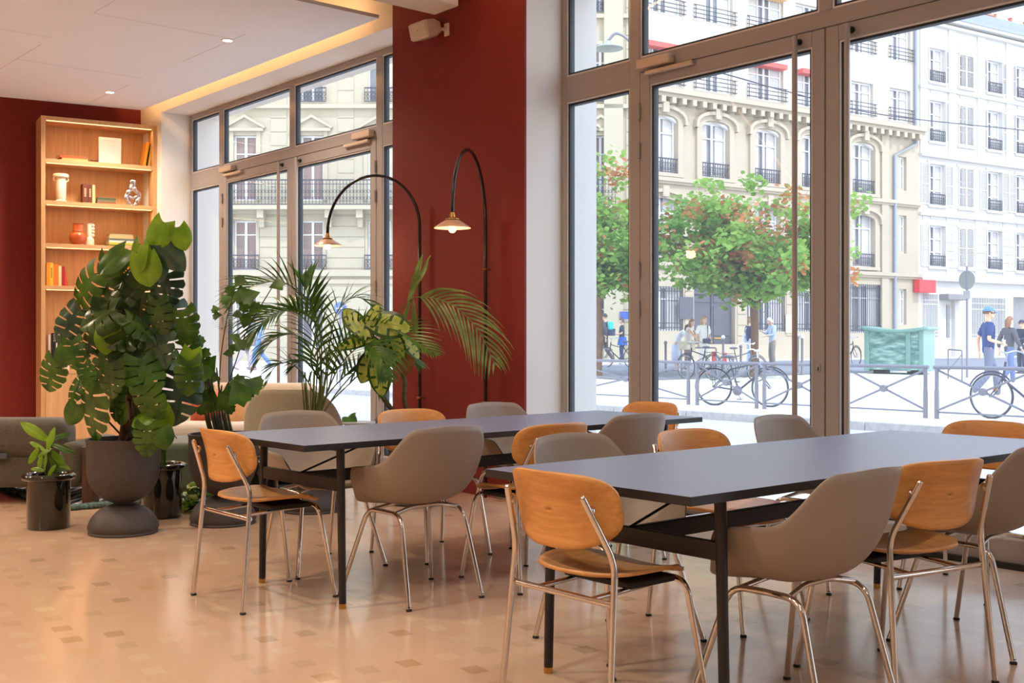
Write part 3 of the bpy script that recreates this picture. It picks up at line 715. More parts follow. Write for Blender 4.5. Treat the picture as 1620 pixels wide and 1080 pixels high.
# porte cochere
w = door_u[1] - door_u[0]; u = sum(door_u) / 2
b = MB(); b.box(-w / 2, w / 2, .22, .28, .3, 4.05); 
for s in (-1, 1):
    for z0, z1 in ((.5, 1.2), (1.35, 2.6), (2.75, 3.0)): b.box(min(s * .1, s * (w / 2 - .12)), max(s * .1, s * (w / 2 - .12)), .19, .22, z0, z1)
b.box(-w / 2, w / 2, .15, .22, 3.08, 3.2); b.box(-.04, .04, .17, .22, .3, 3.08); dr = b.build('street_door', [M_greydoor], bm_, loc=(u, 0, 0), bevel=.01)
b = MB(); b.box(.12, .5, .165, .18, 1.22, 1.28); b.build('letter_plate', [M_brass], dr)
b = MB(); b.cbox((um(1084)[0], -.06, um(1084, 487)[1]), (.75, .04, .9)); b.build('wall_plaque', [M_greydoor], bm_)
b = MB(); b.cbox((um(1248)[0], -.05, um(1248, 512)[1]), (.5, .03, .8)); b.build('notice_plate', [mat('yellowish_plate', (206, 200, 180), .6)], bm_)

# ------------------------------------------------ white block with shutters (R)
br_ = thing('shuttered_building', 'white apartment block with louvred shutters and a red sign at the far right', 'building', MO, MROT)
u0, u1 = u_r, um(1800)[0]; RT = 16.75
cR = [um(x)[0] for x in (1482, 1528, 1573, 1618, 1664, 1712)]
hR = []
for i, u in enumerate(cR):
    for (a, c) in ((4.75, 6.75), (7.75, 9.75), (10.85, 12.85), (13.75, 15.4)): hR.append((u - .6, u + .6, a, c, i))
gw = (um(1459)[0], um(1483)[0]); gd = (um(1490)[0], um(1511)[0]); gw2 = (um(1537)[0], um(1590)[0]); gw3 = (um(1603)[0], um(1650)[0])
gh = [(gw[0], gw[1], 1.3, 3.4), (gd[0], gd[1], .3, 3.1), (gw2[0], gw2[1], 1.3, 3.3), (gw3[0], gw3[1], .3, 3.4)]
b = MB(); front(b, u0, u1, .2, RT, [h[:4] for h in hR] + gh, 0, .35); rustic(b, u0 + .3, u1, 4.3, 7.2, hR, .42); b.build('wall', [M_whitew], br_)
b = MB()
for z, d in ((4.05, .25), (10.05, .22), (7.2, .16), (13.35, .14), (RT - .05, .45), (RT - .3, .25)): b.box(u0, u1, -d, 0, z, z + .14)
for k in range(-1, 6):
    uu = (cR[k] + cR[k + 1]) / 2 if 0 <= k < 5 else (u0 + .35 if k < 0 else u1 - .5)
    b.box(uu - .28, uu + .28, -.07, 0, 10.2, RT - .3)
for u in cR:
    for z0, z1 in ((4.75, 6.75), (7.75, 9.75), (10.85, 12.85), (13.75, 15.4)):
        b.box(u - .72, u + .72, -.12, 0, z0 - .12, z0); b.box(u - .72, u + .72, -.05, 0, z1, z1 + .14)
        b.box(u - .5, u + .5, -.03, 0, z1 + .32, z1 + .7)
b.build('mouldings', [M_whitew], br_)
shut = MB()
for s in (0,):
    shut.box(-.30, -.25, -.05, -.01, 0, 2); shut.box(.25, .30, -.05, -.01, 0, 2); shut.box(-.25, .25, -.05, -.01, 0, .06); shut.box(-.25, .25, -.05, -.01, 1.94, 2); shut.box(-.25, .25, -.05, -.01, .97, 1.03)
    for k in range(30): shut.add([(-.25, -.05, .07 + k * .062), (.25, -.05, .07 + k * .062), (.25, -.015, .105 + k * .062), (-.25, -.015, .105 + k * .062)], [(0, 1, 2, 3)], 0, None, False)
wf, wp, wr = win_mesh(1.2, 2.0, 'bars'), pane_mesh(1.2, 2.0), MB(); rail_bars(wr, 1.15, .55, .06)
ss = None
for (a, c, z0, z1, i) in hR:
    u = (a + c) / 2; H = (z1 - z0) / 2.0
    o = put(br_, wf, 'window', [M_wframe], u, z0); o.scale = (1, 1, H); o = put(br_, wp, 'window_pane', [M_wpane, M_curt], u, z0); o.scale = (1, 1, H)
    closed = i in (1, 4)
    for s in (-1, 1):
        ou = u + s * (.30 if closed else .92)
        if ss is None: ss = shut.build('shutter', [M_shut], br_, loc=(ou, 0, z0)); sh_ = ss
        else: sh_ = inst(ss, br_, (ou, 0, z0))
        sh_.scale = (1, 1, H)
    if not closed: put(br_, wr, 'window_guard', [M_iron], u, z0)
b = MB()
for k in range(12): x = gw[0] + (gw[1] - gw[0]) * k / 11; b.box(x - .015, x + .015, -.03, -.005, 1.3, 3.4)
for z in (1.42, 1.6, 2.9, 3.1): b.box(gw[0], gw[1], -.035, -.01, z, z + .03)
b.build('window_grille', [M_wframe], br_)
b = MB()
for k in range(22): x = gw2[0] + (gw2[1] - gw2[0]) * k / 21; b.box(x - .015, x + .015, -.03, -.005, 1.3, 3.3)
for z in (1.42, 2.7, 3.0): b.box(gw2[0], gw2[1], -.035, -.01, z, z + .03)
b.build('window_grille', [M_wframe], br_)
b = MB()
for q in gh[:1] + gh[2:]: b.box(q[0], q[1], .2, .25, q[2], q[3])
b.build('window_pane', [M_wpane], br_)
b = MB(); b.box(gd[0], gd[1], .2, .26, .3, 3.1); b.box(gd[0] + .15, (gd[0] + gd[1]) / 2 - .05, .17, .2, .5, 1.2); b.build('street_door', [M_whitew], br_, bevel=.01)
b = MB(); b.box((gd[0] + gd[1]) / 2 + .1, gd[1] - .2, .16, .2, 1.3, 2.9); b.build('door_pane', [M_wpane], br_)
b = MB(); b.box(gd[0] - .2, gd[1] + .35, -.55, 0, 3.12, 3.42); b.build('roller_housing', [mat('grey_shutter_box', (140, 138, 140), .6)], br_, bevel=.04)
b = MB(); sx0, sz1 = um(1453.5, 442, -.35); sx1, sz0 = um(1479.5, 463, -.35); b.box(sx0, sx1, -.40, -.05, sz0, sz1); b.build('sign_board', [mat('red_sign_panel', (226, 60, 66), .5, var=.02)], br_, bevel=.01)
b = MB(); b.box(u0, u1, -.5, .1, RT + .09, RT + .25); b.prism([(u0, 0), (u1, 0), (u1, 4), (u0, 4)], RT + .05, RT + .9); b.build('zinc_roof', [M_zinc], br_)
# chimney stacks on the roof
for (xa, xb, ztop, nm) in ((1498, 1570, 60, 0), (1571, 1690, 35, 1)):
    ca, cb2 = um(xa, 60, 3.0)[0], um(xb, 60, 3.0)[0]; zt = um(1540, 15, 3.0)[1] - (0 if nm == 0 else .3)
    b = MB(); b.box(ca, cb2, 3.0, 3.9, RT, zt); b.box(ca - .06, cb2 + .06, 2.94, 3.96, zt - .12, zt); ch = b.build('chimney_stack', [M_brick], br_)
    b = MB(); n = 5
    for k in range(n): b.lathe([(.13, 0), (.11, .45), (.14, .47), (.14, .52), (.0, .52)], 10, (ca + (cb2 - ca) * (k + .5) / n, 3.4, zt))
    b.build('chimney_pots', [mat('terracotta', (196, 120, 90), .8)], ch)

# ------------------------------------------------ yellow stone block facing us (L)
bl_ = thing('stone_building', 'pale yellow stone block with balconies and pediments, seen through the left shop window', 'building', LO, LROT)
cL = [ul(388 + 106 * k)[0] for k in range(-1, 6)] + [ul(950)[0]]
hl = []
RL = ((.85, 3.0, 0), (3.95, 5.95, 1), (6.75, 9.35, 2), (10.7, 12.9, 3), (14.3, 16.2, 4))
for u in cL:
    for a, c, j in RL: hl.append((u - .46, u + .46, a, c, j, u))
b = MB(); front(b, ul(160)[0], ul(1012)[0], .2, 18, [h[:4] for h in hl], 0, .3); rustic(b, ul(160)[0], ul(1012)[0], .9, 3.3, hl, .50); rustic(b, ul(160)[0], ul(1012)[0], 4.05, 6.2, hl, .42)
rustic(b, ul(160)[0], ul(1012)[0], 6.75, 17, [(u - .9, u + .9, 6, 17.5) for u in cL], .55)
b.build('wall', [M_stone2], bl_)
b = MB()
for z, d, h in ((3.72, .16, .24), (3.42, .07, .18), (6.32, .75, .16), (6.2, .25, .14), (10.4, .22, .16), (14.0, .2, .16), (17.6, .5, .3)): b.box(ul(160)[0], ul(1012)[0], -d, 0, z, z + h)
k = ul(160)[0]
for u in cL:
    for s in (-.72, .72): b.box(u + s - .13, u + s + .13, -.62, 0, 6.0, 6.32); b.box(u + s - .10, u + s + .10, -.35, 0, 5.65, 6.0)
    b.box(u - .62, u - .46, -.06, 0, 6.75, 9.5); b.box(u + .46, u + .62, -.06, 0, 6.75, 9.5)
    b.box(u - .75, u + .75, -.18, 0, 9.5, 9.62)
    M_ = Matrix(((1, 0, 0, u), (0, 0, -1, 0), (0, 1, 0, 0), (0, 0, 0, 1)))
    b.prism([(-.78, 9.62), (.78, 9.62), (0, 10.05)], 0, .07, 0, M_); b.prism([(-.84, 9.66), (-.78, 9.60), (0, 10.04), (.78, 9.60), (.84, 9.66), (0, 10.16)], 0, .2, 0, M_)
    b.box(u - .6, u + .6, -.14, 0, 12.95, 13.1)
    b.box(u - .56, u - .46, -.05, 0, 3.95, 6.0); b.box(u + .46, u + .56, -.05, 0, 3.95, 6.0)
b.box(ul(955)[0], ul(985)[0], -.22, 0, .3, 17.6); b.build('mouldings', [M_stone2], bl_)
lw = {}
for (a, c, z0, z1, j, u) in hl:
    k = (round(z1 - z0, 2))
    if k not in lw:
        q = MB(); q.box(-.44, .44, .225, .24, .05, k - .05, 0)
        if j in (1, 2): q.box(-.42, -.06, .20, .222, .08, k - .1, 1); q.box(.06, .42, .20, .222, .08, k - .1, 1)
        elif j == 3: q.box(-.42, .42, .20, .222, k * .72, k - .06, 1)
        lw[k] = (win_mesh(.92, k, 'plain'), q)
    put(bl_, lw[k][0], 'window', [M_wframe], u, z0); put(bl_, lw[k][1], 'window_pane', [M_wpane, M_blind], u, z0)
lr = MB(); rail_bars(lr, 1.15, .62, .16); lb = MB(); rail_bars(lb, 2.68, 1.05, .68)
for u in cL:
    for z in (3.95, 10.62, 14.2): put(bl_, lr, 'window_guard', [M_iron], u, z)
    if u < ul(925)[0]: put(bl_, lb, 'balcony_rail', [M_iron], u, 6.45)
b = MB(); b.box(*ul(980)[:1], ul(993)[0], -.30, -.22, ul(0, 505)[1], ul(0, 493)[1]); b.build('street_name_plate', [mat('blue_enamel', (66, 96, 176), .4)], bl_)
# ------------------------------------------------ dark far block that closes the view to the far left
# ------------------------------------------------ trees
M_bark = mat('tree_bark', (120, 92, 70), .9, var=.15, vs=8, bump=.5, bs=30)
M_lfg = leafmat('street_tree_green_leaves', (112, 160, 60), (168, 200, 100), .5, .6, 1.5)
M_lfb = leafmat('street_tree_brown_leaves', (176, 104, 60), (214, 150, 96), .35, .7, 1.5)
def street_tree(base, h_crown0, h_top, rad, label, seed, n=11000, trunk=.11, lean=0):
    rnd = random.Random(seed); t = thing('street_tree', label, 'tree', base, 0, 'street trees')
    b = MB(); fork = h_crown0 * .92
    b.tube(smoothline([(0, 0, -.05), (.03, .02, fork * .5), (lean, 0, fork)], 5), [trunk * 1.25] + [trunk] * 9 + [trunk * .9], 12)
    tips = []
    for k in range(13):
        a = 2 * pi * k / 13 + rnd.uniform(-.25, .25); rr = rad * rnd.uniform(.45, .92); zt = h_crown0 + (h_top - h_crown0) * rnd.uniform(.25, .92)
        if k % 3 == 0: rr = rad * .95; zt = h_crown0 + (h_top - h_crown0) * rnd.uniform(.1, .35)
        p = [Vector((lean, 0, fork * (.86 + .14 * rnd.random()))), Vector((cos(a) * rr * .35, sin(a) * rr * .35, fork + (zt - fork) * .5)), Vector((cos(a) * rr, sin(a) * rr, zt))]
        P = smoothline(p, 5); b.tube(P, [.06 * (1 - i / len(P)) + .012 for i in range(len(P))], 6); tips += P[3:]
    b.build('trunk', M_bark, t)
    g = MB(); br = MB(); cl = []
    for p in tips:
        for _ in range(3): cl.append((p + Vector((rnd.gauss(0, .34), rnd.gauss(0, .34), rnd.gauss(.1, .22))), rnd.uniform(.30, .52)))
    for _ in range(46):
        a = rnd.uniform(0, 2 * pi); q = rnd.random(); zz = h_crown0 + (h_top - h_crown0) * q; rr = rad * (.98 - .52 * q ** 1.6) * sqrt(rnd.random())
        cl.append((Vector((cos(a) * rr, sin(a) * rr, zz)), rnd.uniform(.3, .55)))
    brown = [c for c in cl if rnd.random() < .24]
    for i in range(n):
        c, r = cl[i % len(cl)]; d = Vector((rnd.gauss(0, 1), rnd.gauss(0, 1), rnd.gauss(0, .55))).normalized() * r * rnd.random() ** .4
        p = c + d; isb = (c, r) in brown and rnd.random() < .75
        M = T(*p) @ Euler((rnd.uniform(-.9, .9), rnd.uniform(-.9, .9), rnd.uniform(0, 6.28))).to_matrix().to_4x4(); s = rnd.uniform(.06, .11)
        vs = [(0, -s, 0), (s * .75, -s * .2, .012), (s * .8, s * .5, 0), (0, s * 1.1, -.012), (-s * .8, s * .5, 0), (-s * .75, -s * .2, .012)]
        (br if isb else g).add(vs, [(0, 1, 2, 3), (0, 3, 4, 5)], 0, M)
    g.build('green_foliage', M_lfg, t, angle=180); br.build('brown_foliage', M_lfb, t, angle=180); return t
def on_ground(px, d):
    p = atd(px, 537, d); p.z = gz(d); return p
street_tree(on_ground(1192, 32), 2.5, 5.45, 2.95, 'round street tree with green and brown leaves, its trunk behind the chained bicycle', 4)
street_tree(on_ground(946, 32.5), 2.6, 6.3, 2.0, 'leafy street tree behind the narrow side light, cut by the white reveal', 9, 7500)
# ================================================================== bookcase
BO = Vector((-13.03, 4.205, 0)); BD = Vector((.23, 1.245, 0)).normalized(); BI = Vector((-BD.y, BD.x, 0)); BROT = math.atan2(BD.y, BD.x); BL = 1.266
def bk(px, py=537, off=.0):
    r = ray(px, py); O = BO + BI * off; den = r.x * BD.y - r.y * BD.x; t = (O.x * BD.y - O.y * BD.x) / den; p = r * t
    return (p - O).dot(BD), CAM_Z + r.z * t
def bw(u, off, z): p = BO + BD * u + BI * off; return Vector((p.x, p.y, z))
M_led = emis('warm_led_strip', (255, 206, 140), 4)
bc = thing('bookcase', 'tall oak bookcase with lit shelves against the red wall', 'bookcase', BO, BROT)
SZ = [3.22, 2.75, 2.27, 1.797, .844]; ST = .045; D_ = .42
b = MB(); b.box(0, .045, 0, D_, 0, 3.695); b.box(BL - .045, BL, 0, D_, 0, 3.695); b.box(.045, BL - .045, 0, D_, 3.65, 3.695); b.box(.045, BL - .045, 0.02, D_, 0, .06); b.build('carcass', M_shelfoak, bc, bevel=.002)
b = MB(); b.box(.045, BL - .045, D_ - .02, D_ - .002, .06, 3.65); b.build('back_panel', M_shelfoak, bc)
M_shh = wood('bookcase_oak_horizontal', (220, 172, 120), (194, 146, 98), (1.4, 34, 34), .5)
for z in SZ:
    b = MB(); b.box(.045, BL - .045, .004, D_ - .02, z - ST, z); s = b.build('shelf', M_shh, bc, bevel=.0015)
for z in [3.65] + [z - ST for z in SZ[:4]]:
    b = MB(); b.box(.06, BL - .06, .020, .030, z - .006, z - .0005); b.build('led_strip', M_led, bc)
for i, z in enumerate(SZ[:4]): pass
for k in range(2):
    b = MB(); b.box(.047 + k * (BL - .094) / 2 + .001, .047 + (k + 1) * (BL - .094) / 2 - .001, .0, .018, .062, SZ[-1] - ST - .003); b.build('cupboard_door', M_shelfoak, bc, bevel=.0015)
for z in [3.65] + [q - ST for q in SZ[:4]]:      # the strips' own light
    a = area('shelf_light', bw(BL / 2, .04, z - .012), BL - .15, .02, 2.7, (0, 0, -1), (1, .62, .30)); a.rotation_euler = (0, 0, BROT)

# closet door in the red wall
b = MB(); f0 = Vector((RW(3.3), 3.3, 0))
cl = thing('closet_door', 'flush red door with black hinges left of the bookcase', 'door', f0, math.atan2(.983, .183))
b = MB(); b.box(-.9, .42, -.012, .02, .02, 2.3); b.build('door_leaf', M_red, cl, bevel=.003)
b = MB(); b.box(.50, .56, -.016, .01, .02, 2.42); b.build('door_frame', M_red, cl, bevel=.002)
for z in (1.80, 2.02, .55): b = MB(); b.tube([(.46, -.02, z), (.46, -.02, z + .1)], .008, 8); b.build('hinge', M_black, cl)

M_paper = mat('book_pages', (232, 222, 200), .9, var=.05, vs=60)
def book(label, u, off, z, w, h, t, rgb, lying=True, lean=0.0, rz=0.0, band=None, group='books on the bookcase'):
    """standing: spine towards the room, thickness along the shelf; lying: flat, spine to the room"""
    c = mat('book_cover_%d_%d_%d' % rgb, rgb, .55, var=.03)
    o = thing('book', label, 'book', bw(u, off, z), BROT + rz, group)
    cv, pg = MB(), MB(); q = .003
    if lying:
        cv.box(-w / 2, w / 2, 0, q, 0, t); cv.box(-w / 2, w / 2, q, h, 0, q); cv.box(-w / 2, w / 2, q, h, t - q, t); pg.box(-w / 2 + q, w / 2 - q, q, h - q, q, t - q)
    else:
        cv.box(0, t, 0, q, 0, h); cv.box(0, q, q, w, 0, h); cv.box(t - q, t, q, w, 0, h); pg.box(q, t - q, q, w - q, q, h - q)
    a = cv.build('cover', c, o); pg.build('pages', M_paper, o)
    if band:
        m2 = mat('book_print_%d_%d_%d' % band, band, .6, var=0); l2 = MB()
        if lying:
            for k in range(7): l2.box(-w * .05 + k * w * .05, -w * .05 + k * w * .05 + w * .035, -.0006, 0, t * .3, t * .7)
        else:
            for k in range(8): l2.box(t * .3, t * .7, -.0006, 0, h * .35 + k * h * .055, h * .35 + k * h * .055 + h * .035)
        l2.build('spine_lettering', m2, o)
    if lean: o.rotation_euler = Euler((0, lean, BROT + rz))
    return o
OF = .10
U = lambda px: bk(px, 537, OF)[0]
# top shelf
book('yellow book lying at the bottom of the top-shelf pair', (U(98) + U(139)) / 2, OF, SZ[0], .28, .2, .035, (226, 190, 110))
book('orange-brown book lying on top of a yellow one, top shelf', (U(95) + U(137)) / 2, OF, SZ[0] + .0352, .29, .2, .028, (186, 92, 40), rz=.06)
wb = thing('display_box', 'white upright box on the top shelf of the bookcase', 'box', bw((U(156) + U(193)) / 2, OF + .02, SZ[0]), BROT)
b = MB(); b.box(-.125, .125, 0, .035, 0, .31); b.build('box_body', mat('white_card', (226, 214, 206), .7, var=.02), wb, bevel=.003)
b = MB()
for k in range(7): b.box(-.07 + k * .02, -.057 + k * .02, -.0006, 0, .265, .279)
b.build('faint_lettering', mat('faint_print', (200, 188, 180), .7, var=0), wb)
book('small dark brown book leaning behind the white box', U(152), OF + .05, SZ[0], .12, .06, .04, (110, 52, 28), rz=.3)
book('tall mustard book leaning at the right end of the top shelf', U(226), OF, SZ[0], .22, .30, .03, (232, 164, 52), False, lean=.16)
book('tall olive-yellow book leaning against the bookcase side', U(234), OF, SZ[0], .22, .32, .022, (206, 180, 80), False, lean=.14)
book('tall dark-spined book, last at the right end of the top shelf', U(239), OF, SZ[0], .22, .33, .02, (90, 76, 60), False, lean=.10)
# second shelf
def lathe_thing(name, label, cat, u, off, z, prof, m, part='body'):
    t = thing(name, label, cat, bw(u, off, z), BROT); b = MB(); b.lathe(prof, 36); b.build(part, m, t); return t
M_wcer = mat('cream_ceramic', (236, 222, 200), .4, var=.03)
v = lathe_thing('vase', 'cream column vase with flared rim and two small ears, second shelf', 'vase', U(97), OF + .03, SZ[1], [(.001, 0), (.06, 0), (.062, .012), (.045, .03), (.056, .05), (.058, .24), (.05, .26), (.05, .28), (.082, .285), (.085, .31), (.075, .32), (.05, .315), (.045, .28), (.04, .05)], M_wcer)
for s in (-1, 1): b = MB(); b.tube([(s * (.058 + .022 * sin(a * pi / 6)), 0, .262 + .024 * cos(a * pi / 6)) for a in range(13)], .006, 8); b.build('ear', M_wcer, v)
book('left dark brown book standing with a gilt spine, second shelf', U(131), OF, SZ[1], .16, .225, .055, (104, 50, 30), False, band=(214, 180, 140))
book('right dark brown book standing beside its twin, second shelf', U(131) + .057, OF, SZ[1], .16, .22, .045, (96, 44, 28), False, band=(214, 180, 140))
book('cream book standing next to the brown pair, second shelf', U(131) + .104, OF, SZ[1], .15, .215, .03, (222, 198, 140), False)
us = (U(154) + U(183)) / 2
book('reddish brown book at the bottom of the second-shelf stack', us, OF, SZ[1], .21, .15, .03, (150, 92, 64))
book('grey-green book in the middle of the second-shelf stack', us, OF, SZ[1] + .0305, .20, .15, .022, (112, 116, 92))
book('dark green book on top of the second-shelf stack', us + .004, OF, SZ[1] + .053, .20, .15, .026, (72, 88, 64))
sc_ = thing('sculpture', 'chrome abstract sculpture with a hole, second shelf', 'sculpture', bw(U(211), OF + .04, SZ[1]), BROT)
b = MB(); P = smoothline([(-.02, 0, .0), (-.05, 0, .04), (-.075, 0, .10), (-.055, 0, .16), (-.02, 0, .19), (-.015, 0, .25), (0, 0, .31)], 5); b.tube(P, [.022 + .012 * abs(sin(i * .5)) for i in range(len(P))], 14)
P = smoothline([(.015, 0, 0), (.045, 0, .05), (.075, 0, .10), (.07, 0, .15), (.03, 0, .19), (.01, 0, .24), (.012, 0, .31)], 5); b.tube(P, [.022 + .012 * abs(cos(i * .45)) for i in range(len(P))], 14)
b.tube([(-.05, 0, .12), (0, .01, .09), (.05, 0, .12)], .022, 12); b.ell((0, 0, .012), (.05, .04, .014)); b.build('body', mat('polished_silver', (226, 224, 232), .08, metal=1.0, var=0), sc_, angle=90)
# third shelf
lathe_thing('vase', 'glossy terracotta vase with a round belly and straight neck, third shelf', 'vase', U(125), OF + .05, SZ[2], [(.001, 0), (.055, 0), (.085, .03), (.100, .08), (.09, .125), (.06, .15), (.062, .165), (.058, .17), (.056, .24), (.062, .245), (.05, .245), (.045, .16)], mat('terracotta_glaze', (178, 82, 34), .12, var=.1, coat=.6))
v = lathe_thing('vase', 'cream vase with a beaded stem beside the terracotta one', 'vase', U(143), OF + .06, SZ[2], [(.001, 0), (.05, 0), (.055, .04), (.05, .08), (.028, .10), (.027, .25), (.04, .262), (.03, .26), (.02, .10)], M_wcer)
b = MB()
for k in range(4): b.ell((.036, -.01, .12 + k * .038), (.02, .02, .02), 12, 8)
b.build('beads', M_wcer, v)
us = (U(172) + U(220)) / 2
for k, (w, t, c, lab, du) in enumerate([(.33, .022, (96, 110, 50), 'olive book at the bottom of the third-shelf stack', .0), (.33, .024, (190, 196, 70), 'lime book in the third-shelf stack, second from below', 0), (.33, .024, (232, 226, 210), 'white book in the third-shelf stack, under the blue-grey one', 0),
        (.34, .022, (92, 112, 112), 'blue-grey book in the third-shelf stack, above the white one', .004), (.27, .038, (198, 180, 128), 'thick sand coloured book in the third-shelf stack', -.03), (.25, .014, (176, 164, 130), 'thin beige book on top of the third-shelf stack', -.03)]):
    book(lab, us + du, OF, SZ[2] + [0, .0225, .047, .0715, .094, .1325][k], w, .22, t, c, band=(230, 224, 200) if k in (0,) else None)
# fourth shelf
u = U(73) + .004
for w, h, c, lab, bd in ((.036, .262, (240, 150, 40), 'orange book first in the row at the left of the fourth shelf', None), (.034, .262, (250, 190, 60), 'yellow book with black spine lettering, fourth shelf', (60, 40, 20)), (.056, .245, (238, 120, 40), 'broad orange book in the middle of the fourth-shelf row', None),
        (.030, .228, (240, 214, 160), 'cream book between the orange and crimson ones, fourth shelf', None), (.034, .222, (160, 30, 44), 'crimson book near the end of the fourth-shelf row', None)):
    book(lab, u, OF, SZ[3], .17, h, w, c, False, band=bd); u += w + .001
book('red-orange book leaning at the end of the fourth-shelf row', u + .004, OF, SZ[3], .17, .225, .026, (204, 66, 36), False, lean=-.14)
v = lathe_thing('vase', 'amber vase added for the glow of the shelf light behind the big leaves, fourth shelf', 'vase', U(200), OF + .12, SZ[3], [(.001, 0), (.06, 0), (.075, .10), (.07, .22), (.05, .27), (.045, .33), (.04, .33), (.04, .27), (.06, .2), (.06, .02)], mat('amber_for_led_glow', (250, 176, 60), .15, trans=.4, var=0))  # vase added in amber to stand for the LED glow here
# fifth shelf
bd_ = thing('pegboard', 'black panel with white rings standing on the lowest open shelf', 'panel', bw(U(81), OF, SZ[4]), BROT)
b = MB(); b.box(0, .115, 0, .02, 0, .42); b.build('panel', M_black, bd_, bevel=.002)
b = MB()
for x in (.035, .08):
    for k in range(3): b.lathe([(.007, -.003), (.013, -.003), (.013, 0), (.007, 0)], 16, M=T(x, 0, .395 - k * .03) @ Rx(pi / 2))
b.box(.05, .065, -.003, 0, .24, .31); b.build('rings', M_wcer, bd_)
book('pale book standing beside the black panel, lowest open shelf', U(81) - .03, OF, SZ[4], .17, .40, .022, (214, 208, 200), False)
lathe_thing('vase', 'small white cylinder vase on the lowest open shelf', 'vase', U(106), OF + .03, SZ[4], [(.001, 0), (.03, 0), (.03, .12), (.026, .12), (.026, .01)], M_wcer)

# ================================================================== wall lamps, speaker
def arc_lamp(px_pole, hx, label, top_z):
    pole = aty(px_pole, 400, 5.385); t = thing('arc_lamp', label, 'lamp', (pole.x, pole.y, 0), 0, 'black arched wall lamps')
    H = Vector(hx) - Vector((pole.x, pole.y, 0)); H.z = 0; r = H.length / 2; d = H.normalized(); zs = top_z - r
    P = [Vector((0, 0, .0)), Vector((0, 0, 1.0)), Vector((0, 0, zs))] + [d * (r - r * cos(pi * k / 24)) + Vector((0, 0, zs + r * sin(pi * k / 24))) for k in range(1, 25)] + [d * 2 * r + Vector((0, 0, zs - .02 - .0))]
    zc = zs - .03; b = MB(); b.tube(P, .0125, 14); b.build('pole', mat('black_lacquer', (26, 20, 18), .25, var=0), t, angle=80)
    for z in (.72, 1.72):
        b = MB(); b.tube([(0, 0, z), (0, .045, z)], .006, 8); b.box(-.02, .02, -.016, -.010, z - .006, z + .006); b.lathe([(.0125, -.007), (.0165, -.007), (.0165, .007), (.0125, .007)], 16, (0, 0, z)); b.build('wall_clip', M_brass, t)
    c = d * 2 * r
    b = MB(); b.lathe([(.013, .02), (.018, .0), (.020, -.012), (.045, -.022), (.046, -.027), (.014, -.030)], 24, (c.x, c.y, zc)); b.build('brass_cap', M_brass, t)
    b = MB(); b.lathe([(.03, -.026), (.06, -.040), (.100, -.066), (.122, -.082), (.124, -.086), (.100, -.071), (.06, -.046), (.03, -.032)], 40, (c.x, c.y, zc)); b.build('shade', mat('copper_rose_enamel', (214, 168, 140), .3, metal=.25, var=.08, vs=12), t)
    b = MB(); b.ell((c.x, c.y, zc - .088), (.028, .028, .030), 16, 12); b.lathe([(.015, -.03), (.015, -.066)], 12, (c.x, c.y, zc)); b.build('bulb', emis('bulb_glow', (255, 206, 150), 7), t)
    l = bpy.data.lights.new('lamp_light', 'POINT'); l.energy = 7; l.color = (1, .72, .42); l.shadow_soft_size = .04; o = bpy.data.objects.new('lamp_light', l); COL.objects.link(o); o.parent = t; o.location = (c.x, c.y, zc - .14)
    return t
arc_lamp(664, (-8.28, 5.02, 0), 'black arched lamp whose shade hangs before the left shop window', 2.545)
arc_lamp(768, (-6.03, 4.62, 0), 'black arched lamp whose shade hangs in front of the red pillar', 2.535)
sp = aty(708, 47, 5.43); st = thing('wall_speaker', 'white loudspeaker bracketed high on the red pillar', 'speaker', sp, radians(0))
Ms = T(-.12, -.125, 0) @ Rx(radians(14))
M_spk = mat('off_white_plastic', (222, 206, 192), .55, var=.02)
b = MB(); b.prism([(-.068, -.08), (.068, -.08), (.068, .02), (.04, .075), (-.04, .075), (-.068, .02)], -.115, .115, 0, Ms @ Ry(pi / 2)); b.build('cabinet', M_spk, st, bevel=.018, seg=3)
b = MB(); b.cbox((0, -.081, 0), (.215, .006, .115), 0, Ms); b.build('grille', mat('speaker_cloth', (212, 200, 186), .8, bump=.4, bs=900), st, bevel=.003)
b = MB(); b.tube([(0, 0, 0), (-.02, -.05, 0), Ms @ Vector((0, .06, 0))], .014, 10); b.box(-.03, .03, -.012, 0, -.05, .05); b.build('bracket', M_spk, st, bevel=.003)
b = MB(); b.cbox((0, -.0845, 0), (.022, .001, .008), 0, Ms); b.build('badge', mat('grey_badge', (150, 146, 142), .5, var=0), st)

# ================================================================== seating at the back
M_tweed = mat('olive_grey_tweed', (78, 72, 58), .95, var=.28, vs=90, bump=.5, bs=300, sheen=.3)
M_beige = mat('beige_boucle', (198, 176, 148), .95, var=.06, vs=60, bump=.4, bs=260, sheen=.2)
M_taupef = mat('stone_grey_felt', (170, 160, 140), .95, var=.07, vs=80, bump=.3, bs=300, sheen=.2)
M_green = mat('deep_green_velvet', (60, 78, 56), .8, var=.12, vs=40, sheen=.6)
M_walnut = wood('dark_walnut', (92, 56, 38), (64, 36, 24), (30, 30, 2), .4)
def pillow(b, c, s, M=None, n=14, mi=0):
    def f(sg):
        def g(u, v):
            x, y = u * 2 - 1, v * 2 - 1; e = (1 - abs(x) ** 3) * (1 - abs(y) ** 3); k = 1 - .10 * (1 - abs(x) * abs(y))
            return (c[0] + x * s[0] * k, c[1] + sg * s[1] * max(e, 0) ** .5, c[2] + y * s[2] * k)
        return g
    b.grid(n, n, f(1), mi, M); b.grid(n, n, f(-1), mi, M)
rI = math.atan2(RGT.y, RGT.x)
so_ = atz(150, 799, 0); sf = thing('sofa', 'dark olive tweed sofa with walnut end panel at the left edge', 'sofa', so_, rI)
b = MB(); b.box(-2.3, -.12, .02, .95, .12, .36); b.build('seat_base', M_tweed, sf, bevel=.05, seg=4)
